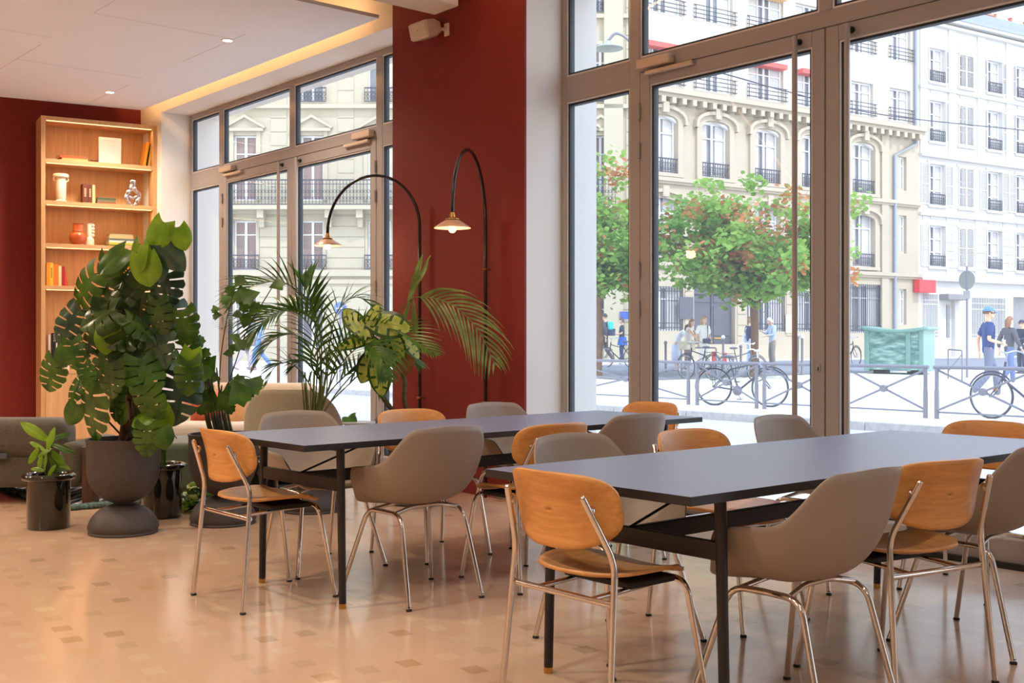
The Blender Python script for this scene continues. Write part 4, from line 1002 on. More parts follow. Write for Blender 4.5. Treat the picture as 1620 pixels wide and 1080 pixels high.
b = MB(); b.box(-2.3, -.22, -.02, .30, .34, .62); b.build('backrest', M_tweed, sf, bevel=.10, seg=5)
b = MB(); b.box(-.26, -.09, -.03, .80, .14, .45); b.build('armrest', M_tweed, sf, bevel=.06, seg=4)
b = MB(); b.box(-2.3, -.62, -.028, -.012, .335, .375); b.build('seam_strap', mat('slate_strap', (66, 74, 86), .7), sf, bevel=.004)
b = MB(); b.prism([(-.088, 0), (.0, 0), (-.012, .12), (-.035, .42), (-.088, .42)], -.02, .10, 0, Matrix(((1, 0, 0, 0), (0, 0, 1, 0), (0, 1, 0, 0), (0, 0, 0, 1)))); b.build('leg', M_walnut, sf, bevel=.006)
b = MB(); b.box(-1.9, -1.8, .0, .8, 0, .12); b.build('leg', M_walnut, sf)
pf_ = atz(300, 793, 0) + FWD * .42; pt = thing('pouf', 'dark green velvet pouf behind the goblet planters', 'pouf', (pf_.x, pf_.y, .013), rI)
b = MB(); b.box(-.42, .34, -.36, .36, .05, .41); b.build('cushion', M_green, pt, bevel=.05, seg=5)
b = MB(); b.box(-.36, .28, -.30, .30, 0, .05); b.build('plinth', M_black, pt)
s2 = atz(330, 672, .42); sb = thing('sofa', 'beige boucle sofa under the left window with its lit seat coloured paler', 'sofa', (s2.x, s2.y, .013), rI - .12)
b = MB(); b.box(-.75, .80, -.02, .85, .08, .30); b.build('seat_base', M_beige, sb, bevel=.06, seg=4)
b = MB(); b.box(-.70, .76, -.03, .62, .28, .43); b.build('seat_cushion', mat('lit_boucle', (216, 206, 194), .95, var=.04, vs=60, bump=.4, bs=260), sb, bevel=.06, seg=5)  # white light falling on the seat is put into this paler boucle
b = MB(); b.box(-.62, .78, .60, .90, .25, .76); b.build('backrest', M_beige, sb, bevel=.10, seg=5)
a4 = atd(467, 690, 9.35); ac = thing('lounge_chair', 'round-backed stone grey lounge chair behind the far table', 'armchair', (a4.x, a4.y, .013), rI)
b = MB()
def backf(r, h0, h1):
    def g(u, v):
        a = radians(-195 + 210 * u) ; 
        q = abs(u * 2 - 1); hz = h1 - (h1 - h0 - .06) * max(0, (q - .18) / .82) ** 2.0
        return (r * cos(a), r * .9 * sin(a), h0 + (hz - h0) * v)
    return g
b.grid(36, 8, backf(.36, .10, .78)); b.build('backrest', M_taupef, ac, thick=.11, thoff=0, sub=1, bevel=0)
b = MB(); b.lathe([(.001, .10), (.30, .10), (.34, .14), (.34, .36), (.30, .42), (.15, .44), (.001, .44)], 32); b.build('seat', M_taupef, ac)
b = MB(); b.lathe([(.001, 0), (.2, 0), (.2, .10), (.001, .10)], 24); b.build('plinth', M_black, ac)
def cushion(label, px, py, d, s, rgb, rot, tilt=.25, pattern=None):
    p = atd(px, py, d); m = mat('cushion_%d_%d_%d' % rgb, rgb, .9, var=.05 if not pattern else .5, vs=20 if not pattern else 9, bump=.2, bs=300)
    t = thing('cushion', label, 'cushion', (p.x, p.y, p.z), rI + rot); b = MB(); pillow(b, (0, 0, 0), (s, .07, s * .8), Rx(-tilt)); o = b.build('cushion_cover', m, t); return t
cushion('apricot cushion leaning in the corner of the beige sofa', 384, 650, 10.45, .17, (214, 160, 108), .5)
cushion('brick red cushion on the beige sofa', 328, 650, 10.5, .16, (176, 82, 54), -.1)
cushion('peach and pink patterned cushion above the red one on the sofa', 312, 630, 10.62, .16, (226, 170, 140), .1, pattern=1)
cushion('small pink cushion on the beige sofa behind the fishtail palm', 352, 634, 10.6, .13, (220, 130, 110), .1)
# rug: woven dark stripes on pale ground with a blue green fringe
def rug_mat():
    m = bpy.data.materials.new('striped_woven_rug'); m.use_nodes = True; n = m.node_tree.nodes; l = m.node_tree.links; p = n['Principled BSDF']; p.inputs['Roughness'].default_value = .95
    tc = n.new('ShaderNodeTexCoord'); w = n.new('ShaderNodeTexWave'); w.wave_type = 'BANDS'; w.bands_direction = 'DIAGONAL'; w.inputs['Scale'].default_value = 5; w.inputs['Distortion'].default_value = 3; w.inputs['Detail'].default_value = 1
    l.new(tc.outputs['Object'], w.inputs['Vector']); cr = n.new('ShaderNodeValToRGB'); cr.color_ramp.interpolation = 'CONSTANT'; cr.color_ramp.elements[0].color = lin((40, 42, 46)); cr.color_ramp.elements[1].color = lin((204, 200, 190)); cr.color_ramp.elements[1].position = .5
    l.new(w.outputs['Fac'], cr.inputs[0]); l.new(cr.outputs[0], p.inputs['Base Color']); return m
rg = thing('rug', 'black and pale striped rug with blue-green fringe under the sofas', 'rug', (-9.5, 3.75, 0), 0)
b = MB(); b.box(-1.45, 1.45, -.95, .95, .001, .012); b.build('rug_field', rug_mat(), rg)
rnd = random.Random(3); b = MB()
for k in range(700):
    s = rnd.random(); e = rnd.choice((0, 1, 2)); x, y = ((1.47, -1 + 2 * s) if e < 2 else (-1.45 + 2.9 * s, -.99)); x += rnd.uniform(-.04, .05); y += rnd.uniform(-.04, .04)
    b.ell((x, y, .018), (.022, .022, .018), 6, 4)
tag(b.build('fringe', mat('blue_green_wool', (84, 108, 104), .95, var=.2, vs=20), rg), kind='stuff')
sdt = atz(566, 668, .45); s_ = thing('side_table', 'small round grey side table by the left window', 'side table', (sdt.x, min(sdt.y, 5.5), 0), 0)
b = MB(); b.lathe([(.001, .44), (.17, .44), (.172, .448), (.17, .456), (.001, .456)], 36); b.build('top', mat('grey_stone_top', (150, 146, 144), .4, var=.1), s_)
b = MB(); b.lathe([(.12, 0), (.12, .012), (.015, .02), (.015, .44)], 24); b.build('pedestal', M_steel, s_)

# ================================================================== planters and plants
M_gob = mat('charcoal_stoneware', (64, 56, 52), .62, var=.10, vs=22, bump=.25, bs=120)
M_glaze = mat('black_olive_glaze', (30, 30, 20), .07, var=.3, vs=3, coat=.5)
M_soil = mat('potting_soil', (56, 38, 28), .95, var=.3, vs=60, bump=1.0, bs=90)
def goblet(p, label, rr=1.0):
    t = thing('planter', label, 'planter', (p[0], p[1], 0), 0, 'goblet planters')
    b = MB(); b.lathe([(.001, 0), (.205, 0), (.209, .008), (.203, .018)] + [(.203 * cos(a) ** .95 + .010, .018 + .165 * sin(a)) for a in [radians(x) for x in range(6, 84, 6)]] + [(.055, .185)], 56); b.build('foot_dome', M_gob, t)
    b = MB(); b.lathe([(.055, .183)] + [(.217 * sin(a) ** .92, .40 - .218 * cos(a)) for a in [radians(x) for x in range(14, 92, 6)]] + [(.218, .50), (.217, .565), (.222, .572), (.222, .582), (.205, .582), (.203, .53)], 56); b.build('bowl', M_gob, t)
    b = MB(); b.grid(20, 6, lambda u, v: (.204 * max(v, .01) * cos(2 * pi * u), .204 * max(v, .01) * sin(2 * pi * u), .545 + .012 * sin(u * 31) * v)); b.build('soil', M_soil, t)
    return t
def glossy(p, label, h=.345, r=.13):
    t = thing('planter', label, 'planter', (p[0], p[1], 0), 0, 'glossy cylinder planters')
    b = MB(); b.lathe([(.001, 0), (r - .004, 0), (r, .006), (r, h - .04), (r + .012, h - .038)] + [(r + .012 + .022 * cos(a), h - .02 + .020 * sin(a)) for a in [radians(x) for x in range(-80, 200, 20)]] + [(r - .02, h - .05)], 56); b.build('glazed_body', M_glaze, t, angle=60)
    b = MB(); b.lathe([(.001, h - .045), (r - .01, h - .045)], 30); b.build('soil', M_soil, t)
    return t
PA, PB, PC, PD, PE, PF, PG = (-6.87, 2.71), (-7.355, 2.42), (-7.32, 3.15), (-6.80, 3.34), (-6.90, 4.06), (-7.18, 3.80), (-6.72, 4.83)
goblet(PA, 'matt charcoal goblet planter holding the big split-leaf plant'); goblet(PD, 'matt charcoal goblet planter with the fishtail palm, behind the near wooden chair')
goblet(PE, 'matt charcoal goblet planter under the far table holding the feathery palm'); goblet(PG, 'charcoal goblet planter by the red pillar holding the dumb cane')
glossy(PB, 'glossy black cylinder planter at the far left with a small bright plant'); glossy(PC, 'glossy black cylinder planter half behind the largest goblet planter', .36); glossy(PF, 'glossy black cylinder planter behind the wooden chair and second goblet', .36)

def leaf(b, M, L, Wd, split=False, rnd=random, mi=0, fold=.25, droop=.35, heart=.55, nv=None, mif=None, fwdv=.16, wave=.02):
    nv = nv or (32 if split else 12); nu = 6 if split else 4; q0, q1, q2 = rnd.uniform(0, 6), rnd.uniform(.8, 1.2), rnd.uniform(-.15, .15)
    for s in (-1, 1):
        def fn(u, v):
            w = Wd * (sin(pi * (v * (1 - heart * .28) + heart * .28)) ** .75) * (1 - .25 * v ** 3)
            if split: w *= 1 + .05 * cos((v * nv - 2.5) / 6 * 2 * pi)
            x = s * u * w; y = L * (v - heart * .30 * u ** 1.3 * (1 - v) ** 2.2 + fwdv * u * v * (1 - v) * 2) 
            z = fold * abs(x) - fold * 1.9 * x * x / max(Wd, .01) - droop * L * v * v * .55 + wave * sin(v * 9 + q0) * u * L + q2 * x * v
            return (x * q1, y, z)
        sk = (lambda i, j: (i >= 1 + (j // 6) % 2) and j % 6 == 5 and 4 <= j <= nv - 4) if split else None
        n0 = len(b.f)
        b.grid(nu, nv, fn, mi, M, sk)
        if mif:
            c = 0
            for i in range(nu):
                for j in range(nv):
                    if sk and sk(i, j): continue
                    b.m[n0 + c] = mif(i / nu, j); c += 1
M_m1 = leafmat('split_leaf_dark', (34, 58, 18), (64, 94, 32), .22, .28); M_m2 = leafmat('split_leaf_bright', (104, 146, 26), (140, 176, 44), .4, .35)
M_m3 = leafmat('split_leaf_mid', (42, 78, 20), (78, 112, 34), .28, .3); M_m4 = leafmat('split_leaf_bluish', (34, 58, 44), (66, 90, 68), .15, .22)
M_stem = mat('green_brown_stem', (62, 66, 34), .5, var=.2)
M_aer = mat('aerial_root', (104, 76, 48), .8, var=.2)
def cam_leaf(b, px, py, Lp, ang, d, Wr=.42, split=False, rnd=random, mi=0, facing=None, **k):
    """a leaf centred at the given place, Lp long (px at that distance), its tip pointing at ang in the upright plane"""
    s = d / F; L = Lp * s; a = radians(ang); dirv = (RGT * cos(a) + Vector((0, 0, sin(a))) + FWD * rnd.uniform(-.35, .25)).normalized()
    c = atd(px, py, d); base = c - dirv * L / 2
    up = (-FWD + Vector((0, 0, rnd.uniform(.35, 1.0))) + RGT * rnd.uniform(-.6, .6)).normalized() if facing is None else facing
    leaf(b, frame_at(base, dirv, up), L, L * Wr, split, rnd, mi, **k); return base
def monstera():
    c0 = Vector((PA[0], PA[1], 0)); t = thing('potted_monstera', 'big split-leaf climbing plant in the largest goblet planter', 'plant', (PA[0], PA[1], .545)); inv = T(-PA[0], -PA[1], -.545)
    rnd = random.Random(11); b = MB(); st = MB(); d0 = depth(c0)
    pole = [Vector((c0.x, c0.y, .54)), atd(205, 640, d0), atd(222, 570, d0), atd(218, 500, d0), atd(208, 440, d0 - .02)]
    ptx = smoothline([inv @ p for p in pole], 6)
    pm = MB(); pm.tube(ptx, [.035 * (1 - .3 * i / len(ptx)) for i in range(len(ptx))], 12); pm.build('moss_pole', mat('moss_pole_fibre', (84, 48, 32), .95, var=.3, vs=40, bump=1.0, bs=60), t)
    L_ = [ (247,373,44,235,0,1),(212,410,46,252,0,1),(234,398,30,262,0,1),(229,430,44,275,0,1.5),(174,410,50,222,0,2),(245,424,44,288,0,3),(273,408,48,302,0,3),(288,378,34,292,0,1),
      (128,462,76,232,1,2),(166,450,78,262,1,0),(260,462,62,262,1,3),(274,498,66,298,1,3),(290,522,60,282,1,2),(107,517,64,250,1,3),(150,502,66,205,1,0),(140,540,62,235,1,0),(166,537,46,262,0,1),
      (196,515,84,285,1,0),(178,566,68,248,1,0),(222,485,70,272,1,0),(246,540,84,276,1,3),(245,586,42,292,0,2.5),(79,597,58,248,1,2),(98,566,32,252,0,2),(116,562,48,282,1,2),(117,616,52,250,1,2),(140,594,40,300,1,2),
      (214,622,86,268,1,0),(172,604,58,262,1,0),(140,655,96,262,1,2),(113,656,38,245,0,2),(250,667,48,274,0,1),(188,656,40,255,0,2),(206,678,44,245,0,2),(232,700,54,268,1,2),(258,694,34,280,0,2),(284,630,86,258,1,3),
      (222,664,32,200,0,1.5),(301,572,38,262,0,1.5),(304,540,50,300,1,2),(252,505,60,280,1,0),(190,470,64,240,1,0),(205,560,70,300,1,0),(160,585,50,215,1,0),(232,600,70,285,1,2),(300,600,58,275,1,2),
      (200,530,70,200,1,0),(226,520,60,330,1,0),(188,620,60,220,1,2),(240,640,60,300,1,2),(205,450,60,300,1,0),(262,560,60,320,1,2),(180,640,52,250,1,2),(210,590,66,255,1,0),
]
    mats = [M_m1, M_m2, M_m3, M_m4]
    for i, (px, py, Lp, an, sp_, tone) in enumerate(L_):
        dd = d0 + (rnd.uniform(-.32, -.10) if i % 3 else rnd.uniform(-.12, .22)); 
        if i < 8: dd = d0 - rnd.uniform(.32, .40); Lp *= 1.12
        elif abs(px - 200) > 70: dd = d0 + rnd.uniform(-.22, .08)
        mi = {0: 0, 1: 1, 1.5: 1, 2: 2, 2.5: 2, 3: 3}[tone]
        nb = len(b.v); base = cam_leaf(b, px, py, Lp, an + rnd.uniform(-8, 8), dd, .41 if sp_ else .47, bool(sp_), rnd, mi, fold=.2, droop=.45, heart=.75)
        for q in range(nb, len(b.v)): b.v[q] = tuple(inv @ Vector(b.v[q]))
        bl = inv @ base; k = min(range(len(ptx)), key=lambda q: (ptx[q] - (bl - Vector((0, 0, .16)))).length); a = ptx[k]
        mid = (a + bl) / 2 + Vector((0, 0, .03 + .05 * rnd.random()))
        st.tube(smoothline([a, mid, bl], 5), [.006] * 5 + [.005] * 5 + [.004], 6)
    b.build('foliage', mats, t, angle=180); st.build('leaf_stems', M_stem, t, angle=180)
    r = MB()
    for k in range(9):
        a = ptx[rnd.randrange(6, len(ptx) - 3)]; e = a + Vector((rnd.uniform(-.25, .3), rnd.uniform(-.2, .2), rnd.uniform(-.35, -.05))); r.tube(smoothline([a, (a + e) / 2 + Vector((.05, -.06, .05)), e], 5), .0035, 5)
    r.build('aerial_roots', M_aer, t, angle=180)
monstera()

M_p1 = leafmat('palm_green', (44, 84, 22), (86, 128, 42), .3, .35); M_p2 = leafmat('palm_olive', (84, 104, 40), (128, 142, 72), .3, .4)
def frond(b, st, P, n, L0, s0=.25, inv=None, mi=0, droop=.5, rnd=random, wid=.016, up=0.0, pl=.22):
    C = smoothline(P, 8); m = len(C); st.tube([inv @ p for p in C], [.006 * (1 - .7 * i / m) for i in range(m)], 6)
    for k in range(n):
        f = s0 + (1 - s0) * (k + .5) / n; x = f * (m - 1); i = min(int(x), m - 2); p = C[i].lerp(C[i + 1], x - i); tg = (C[i + 1] - C[i]).normalized()
        side = tg.cross(Vector((0, 0, 1))); side = side.normalized() if side.length > .1 else RGT.copy(); s2_ = tg.cross(FWD).normalized(); s2_ = s2_ if s2_.dot(side) > 0 else -s2_; side = (side * (1 - pl) + s2_ * pl).normalized()
        nup = side.cross(tg); nup = nup if nup.z > 0 else -nup
        L = L0 * (sin(pi * min(1, (f - s0) / (1 - s0) * .85 + .15)) ** .6) * rnd.uniform(.88, 1.08)
        for sg in (-1, 1):
            d = (tg * (.62 + .35 * f + .3 * (pl > .8)) + side * sg * .75 + nup * (.30 + up)).normalized(); q = p.copy(); w = wid * .72 * rnd.uniform(.8, 1.15); pts = []
            ns = 6
            for j in range(ns + 1):
                pts.append(q.copy()); d = (d + Vector((0, 0, -1)) * droop * (.10 + .20 * j / ns) * rnd.uniform(.8, 1.2)).normalized(); q = q + d * (L / ns)
            vs = []; wv = (d.cross(nup)); wv = wv.normalized() if wv.length > .1 else tg
            for j, a in enumerate(pts):
                t_ = j / ns; ww_ = w * (sin(pi * min(1, t_ * .9 + .12)) ** .7) * (1 - t_ ** 3) + .0006
                tt = (pts[min(j + 1, ns)] - pts[max(j - 1, 0)]).normalized(); sd = tt.cross(nup + FWD * -.6); sd = sd.normalized() if sd.length > .05 else side
                vs += [inv @ (a - sd * ww_), inv @ (a + Vector((0, 0, -.25 * ww_))), inv @ (a + sd * ww_)]
            b.add(vs, [f_ for j in range(ns) for f_ in ((j * 3, j * 3 + 1, j * 3 + 4, j * 3 + 3), (j * 3 + 1, j * 3 + 2, j * 3 + 5, j * 3 + 4))], mi)
def kentia():
    t = thing('potted_palm', 'feathery palm with arching fronds in the goblet planter under the far table', 'plant', (PE[0], PE[1], .545)); inv = T(-PE[0], -PE[1], -.545)
    rnd = random.Random(5); b = MB(); st = MB(); d0 = depth(PE); B = Vector((PE[0], PE[1], .54)); p2_ = MB()
    A = lambda x, y, dd=0: atd(x, y, d0 + dd)
    FR = [ ([B, A(505, 620), A(508, 540), A(492, 484, -.1), A(452, 448, -.2), A(405, 452, -.3), A(362, 486, -.35)], 30, .34, .42, 0, .45, .013),
      ([B, A(500, 620), A(500, 540, -.1), A(470, 495, -.2), A(425, 500, -.35), A(392, 545, -.4)], 34, .34, .35, 0, .75, .014),
      ([B, A(512, 620), A(515, 560), A(495, 505), A(450, 488, .1), A(400, 498, .15), A(350, 520, .2)], 30, .30, .4, 0, .4, .012),
      ([B, A(505, 625), A(500, 570, .1), A(470, 530, .1), A(430, 540, .1), A(400, 585, .1)], 28, .30, .35, 0, .7, .013),
      ([B, A(518, 620), A(536, 560), A(575, 525, -.1), A(630, 524, -.2), A(690, 562, -.3)], 34, .30, .35, 0, .35, .012),
      ([B, A(518, 620), A(540, 575, -.1), A(575, 545, -.25), A(600, 560, -.35), A(612, 600, -.4)], 26, .27, .3, 0, .9, .016),
      ([B, A(512, 610), A(522, 540, .1), A(535, 490, .1), A(565, 470, .1), A(600, 492, .1)], 22, .24, .45, 0, .6, .012),
      ([B, A(515, 630), A(545, 595), A(570, 575, .1), A(590, 590, .1), A(600, 625, .1)], 22, .24, .3, 0, .7, .013),
      ([B, A(500, 640), A(485, 600), A(460, 575), A(435, 580), A(420, 610)], 20, .20, .35, 0, .6, .011),
      ([B, A(510, 630), A(500, 590), A(478, 570), A(455, 590)], 18, .18, .4, 0, .6, .012),
      ([B, A(515, 630), A(520, 580), A(540, 545), A(570, 530)], 18, .24, .4, 0, .5, .012),
      ([B, A(508, 600), A(500, 520), A(488, 470, -.1), A(478, 440, -.1)], 12, .26, .6, 0, .15, .018),
      ([B, A(520, 640), A(560, 600), A(590, 570), A(630, 555, .1), A(665, 580, .1)], 24, .26, .35, 0, .6, .013)]
    for P, n, L0, s0, mi, dr, wd in FR: frond(b, st, P, int(n * .8), L0 * 1.12, s0, inv, mi, dr, rnd, wd)
    P = [B, A(530, 625, 0), A(585, 560, -.1), A(640, 482, -.2), A(670, 470, -.25), A(715, 482, -.3), A(755, 520, -.35), A(784, 578, -.4)]
    frond(b, st, P, 17, .42, .54, inv, 1, .95, rnd, .0105, 0, .85)
    for (x, y, an, L) in ((662, 440, 66, 84), (656, 445, 74, 90), (640, 500, 250, 60), (655, 505, 272, 60)):
        cb_ = len(b.v); cam_leaf(b, x, y, L, an, d0 - .2, .07, rnd=rnd, mi=1, heart=.1, droop=.1, nv=8)
        for q in range(cb_, len(b.v)): b.v[q] = tuple(inv @ Vector(b.v[q]))
    b.build('fronds', [M_p1, M_p2], t, angle=180); 
    for k in range(14):
        a = rnd.uniform(0, 6.28); q = .045 * rnd.random() ** .5; st.tube([(q * cos(a), q * sin(a), 0), (q * cos(a) * 1.3, q * sin(a) * 1.3, .16), (q * cos(a) * 2 + rnd.uniform(-.03, .03), q * sin(a) * 2, .42)], [.007, .006, .003], 6)
    st.build('stems', mat('palm_stem', (92, 104, 48), .5, var=.2), t, angle=180)
kentia()

M_d1 = leafmat('dumb_cane_cream', (164, 184, 70), (200, 210, 110), .4, .35, 22); M_d2 = leafmat('dumb_cane_green', (34, 72, 18), (60, 104, 28), .3, .3)
M_brn = leafmat('withered_leaf', (140, 92, 52), (170, 120, 76), .3, .6)
def dumb_cane():
    t = thing('potted_dumb_cane', 'cream and green dumb cane on bare stems before the red pillar', 'plant', (PG[0], PG[1], .545)); inv = T(-PG[0], -PG[1], -.545); rnd = random.Random(8); d0 = depth(PG) ; b = MB(); s = MB()
    B = Vector((PG[0], PG[1], .54)); A = lambda x, y, dd=0: atd(x, y, d0 + dd)
    C1 = smoothline([B, A(641, 640), A(640, 600), A(632, 570)], 6); C2 = smoothline([B, A(625, 652), A(606, 628), A(594, 600), A(588, 540)], 6)
    for C in (C1, C2): s.tube([inv @ p for p in C], [.018 * (1 + .12 * (i % 2)) for i in range(len(C))], 10)
    for (x, y, Lp, an, sx, sy, mm) in ((562, 508, 58, 128, 588, 540, 0), (588, 502, 44, 70, 588, 540, 0), (616, 513, 62, 352, 588, 540, 0), (560, 540, 50, 190, 588, 540, 0), (602, 560, 46, 300, 588, 540, 0), (598, 598, 60, 272, 590, 560, 0), (582, 580, 50, 250, 590, 560, 0),
              (651, 547, 44, 312, 634, 570, 0), (616, 566, 38, 225, 632, 572, 0), (628, 545, 40, 110, 632, 570, 0), (641, 570, 42, 262, 632, 572, 2), (608, 545, 40, 200, 632, 570, 0), (573, 528, 44, 215, 588, 540, 1)):
        nb = len(b.v); mf = (lambda u, j, mm=mm: 2 if mm == 2 else (1 if (u > .7 or j % 4 == 3 and u > .1) or mm == 1 else 0))
        base = cam_leaf(b, x, y, Lp * 1.12, an, d0 + rnd.uniform(-.62, -.45), .30, rnd=rnd, heart=.3, droop=.3, nv=16, fold=.1, mif=mf, wave=.01)
        for q in range(nb, len(b.v)): b.v[q] = tuple(inv @ Vector(b.v[q]))
        s.tube([inv @ A(sx, sy + 8), inv @ base], [.008, .005], 6)
    b.build('foliage', [M_d1, M_d2, M_brn], t, angle=180); s.build('canes', mat('ringed_cane', (96, 86, 50), .7, var=.4, vs=3, stretch=(1, 1, 22)), t, angle=180)
dumb_cane()

def fishtail():
    t = thing('potted_fishtail_palm', 'fishtail palm with ragged wedge leaflets in the second goblet planter', 'plant', (PD[0], PD[1], .545)); inv = T(-PD[0], -PD[1], -.545); rnd = random.Random(21); d0 = depth(PD); b = MB(); s = MB()
    A = lambda x, y, dd=0: atd(x, y, d0 + dd); B = Vector((PD[0], PD[1], .54))
    for k in range(9):
        x0 = 325 + k * 4.4; s.tube(smoothline([inv @ (B + RGT * ((x0 - 343) * .004)), inv @ A(x0, 650, rnd.uniform(-.05, .05)), inv @ A(x0 + rnd.uniform(-12, 14), 610 - rnd.random() * 30, rnd.uniform(-.1, .1))], 5), [.009] * 5 + [.006] * 5 + [.004], 7)
    br_l = [[(345, 640), (350, 560), (360, 500), (372, 455)], [(350, 640), (372, 575), (392, 520), (430, 455)], [(335, 640), (320, 600), (308, 565), (300, 540)], [(345, 640), (365, 600), (392, 596), (408, 612)], [(338, 640), (330, 610), (318, 600)]]
    for P in br_l: s.tube([inv @ p for p in smoothline([A(*q) for q in P], 6)], .0035, 6)
    def wedge(x, y, Lp, an, mi=0):
        Lp *= .82
        n0 = len(b.v); sc_ = d0 / F; L = Lp * sc_; a = radians(an); dv = (RGT * cos(a) + Vector((0, 0, sin(a))) + FWD * rnd.uniform(-.3, .3)).normalized(); M = frame_at(A(x, y, rnd.uniform(-.12, .06)), dv, (-FWD + Vector((0, 0, .4)) + RGT * rnd.uniform(-.4, .4)))
        n = 7; pts = [(0, 0, 0)]
        for k in range(n + 1):
            f = k / n * 2 - 1; r = L * (1 - .22 * abs(f) - (.10 if k % 2 else 0) + (.18 if k == n else 0)); w = f * .62
            pts.append((r * sin(w), r * cos(w), -.12 * L * (1 - abs(f)) + .02 * L * (k % 2)))
        mid = [(p[0] * .5, p[1] * .5, p[2] * .2 + .03 * L) for p in pts[1:]]
        vs = [pts[0]] + mid + pts[1:]; m = n + 1
        fs = [(0, 1 + k, 2 + k) for k in range(n)] + [(1 + k, 1 + m + k, 2 + m + k, 2 + k) for k in range(n)]
        b.add(vs, fs, mi, M)
        for q in range(n0, len(b.v)): b.v[q] = tuple(inv @ Vector(b.v[q]))
    for q in ((370,470,30,200),(368,470,26,110),(372,455,30,60),(350,488,22,190),(352,498,24,185),(366,500,22,20),(385,520,34,70),(395,500,34,60),(400,470,44,170),(412,462,44,200),(425,455,34,20),(398,470,40,225),(362,530,24,340),(360,545,22,330),
              (352,560,24,10),(370,535,34,320),(300,540,26,100),(302,545,32,20),(305,556,34,300),(312,570,36,250),(308,580,40,330),(318,590,36,280),(300,575,30,230),(330,600,34,200),(322,605,52,255),(335,608,58,262),(350,600,46,170),
              (368,600,60,300),(380,600,48,290),(365,605,54,262),(385,598,46,320),(392,600,36,345),(345,620,44,300),(335,628,36,250),(360,610,40,20),(318,570,30,60),(340,590,40,120),(325,640,26,230),(356,635,30,300)):
        wedge(*q, mi=0 if rnd.random() < .75 else 1)
    b.build('foliage', [M_p1, M_m3], t, angle=180); s.build('stems', M_stem, t, angle=180)
fishtail()

def small_plant(p, z, label, spec, name, seed, mats, Wr=.22, d0=None):
    t = thing(name, label, 'plant', (p[0], p[1], z)); inv = T(-p[0], -p[1], -z); rnd = random.Random(seed); b = MB(); s = MB(); d0 = d0 or depth(p)
    for (x, y, Lp, an) in spec:
        nb = len(b.v); base = cam_leaf(b, x, y, Lp, an, d0 + rnd.uniform(-.06, .06), Wr, rnd=rnd, mi=rnd.choice(range(len(mats))), heart=.15, droop=.4, nv=10, wave=.01)
        for q in range(nb, len(b.v)): b.v[q] = tuple(inv @ Vector(b.v[q]))
        bl = inv @ base; s.tube(smoothline([(bl.x * .08, bl.y * .08, -.03), (bl.x * .4, bl.y * .4, bl.z * .6), bl], 4), .005, 6)
    b.build('foliage', mats, t, angle=180); s.build('stems', M_stem, t, angle=180); return t
small_plant(PB, .295, 'small bright green plant in the glossy planter at the far left', ((54, 682, 50, 142), (80, 692, 34, 80), (94, 690, 36, 25), (58, 704, 34, 150), (100, 708, 40, 345), (52, 722, 36, 235), (62, 730, 34, 250), (90, 722, 34, 320), (68, 715, 30, 200), (86, 735, 32, 300), (76, 705, 34, 110), (92, 742, 26, 10), (58, 742, 26, 170), (70, 730, 28, 90), (98, 735, 28, 340), (80, 745, 24, 60)), 'potted_plant', 2, [M_m2, M_m2, M_m3], .16)
small_plant(PC, .31, 'thin upright grass stems in the glossy planter behind the largest goblet', ((257, 700, 90, 92), (260, 690, 110, 86), (254, 705, 80, 97)), 'potted_plant', 3, [M_m3], .03)
small_plant((sdt.x, min(sdt.y, 5.5)), .456, 'small plant leaf standing on the round side table', ((553, 662, 26, 60), (560, 664, 20, 100), (548, 665, 18, 140)), 'potted_plant', 6, [M_p1], .3)
iv = atz(296, 812, 0) + FWD * .10; t = thing('ivy_plant', 'low variegated ivy trailing on the floor between the two goblet planters', 'plant', (iv.x, iv.y, 0)); rnd = random.Random(7); b = MB(); s = MB()
for k in range(120):
    a = rnd.uniform(0, 6.28); r = .20 * rnd.random() ** .6; x, y = r * cos(a) * 1.0, r * sin(a) * .5; zz = .012 + (.15 * (1 - r / .2) + (.10 if x > 0 else .0)) * rnd.random()
    p = RGT * x + FWD * y + Vector((0, 0, zz)); dv = Vector((rnd.uniform(-1, 1), rnd.uniform(-1, 1), rnd.uniform(-.1, .5)))
    mm = rnd.choice((0, 0, 1, 2)); leaf(b, frame_at(p, dv, (-FWD + Vector((0, 0, 1.2)))), .055, .03, False, rnd, mm, heart=.8, droop=.2, nv=6)
    if k % 3 == 0: s.tube([(0, 0, .01), tuple(p)], .0022, 5)
b.build('foliage', [M_m3, M_d1, M_m2], t, angle=180); s.build('stems', M_stem, t, angle=180)
# ================================================================== street furniture
def barrier(xa, xb, label):
    t = thing('street_barrier', label, 'barrier', (xa, 15.9, 0), 0, 'cross-braced street barriers'); w = xb - xa; H = .775
    for x in (.03, w - .03):
        b = MB(); b.tube([(x, 0, -.02), (x, 0, H - .02)], .03, 12); b.tube([(x, 0, -.02), (x, 0, H * .55)], .035, 12); b.build('post', M_grey, t)
    b = MB(); b.tube([(-.02, 0, H), (w + .02, 0, H)], .028, 12); b.build('top_rail', M_grey, t)
    b = MB(); b.tube([(.03, 0, .10), (w - .03, 0, .10)], .014, 8); b.build('bottom_rail', M_grey, t)
    for s in (0, 1): b = MB(); b.tube([(.05, .015 - .03 * s, .13 if s else H - .05), (w - .05, .015 - .03 * s, H - .05 if s else .13)], .017, 8); b.build('diagonal', M_grey, t)
    b = MB(); b.lathe([(0, -.035), (.055, -.035), (.06, 0), (.055, .035), (0, .035)], 18, M=T(w / 2, 0, (H + .08) / 2) @ Rx(pi / 2)); b.build('centre_boss', M_grey, t)
X9 = lambda px: aty(px, 600, 15.9).x
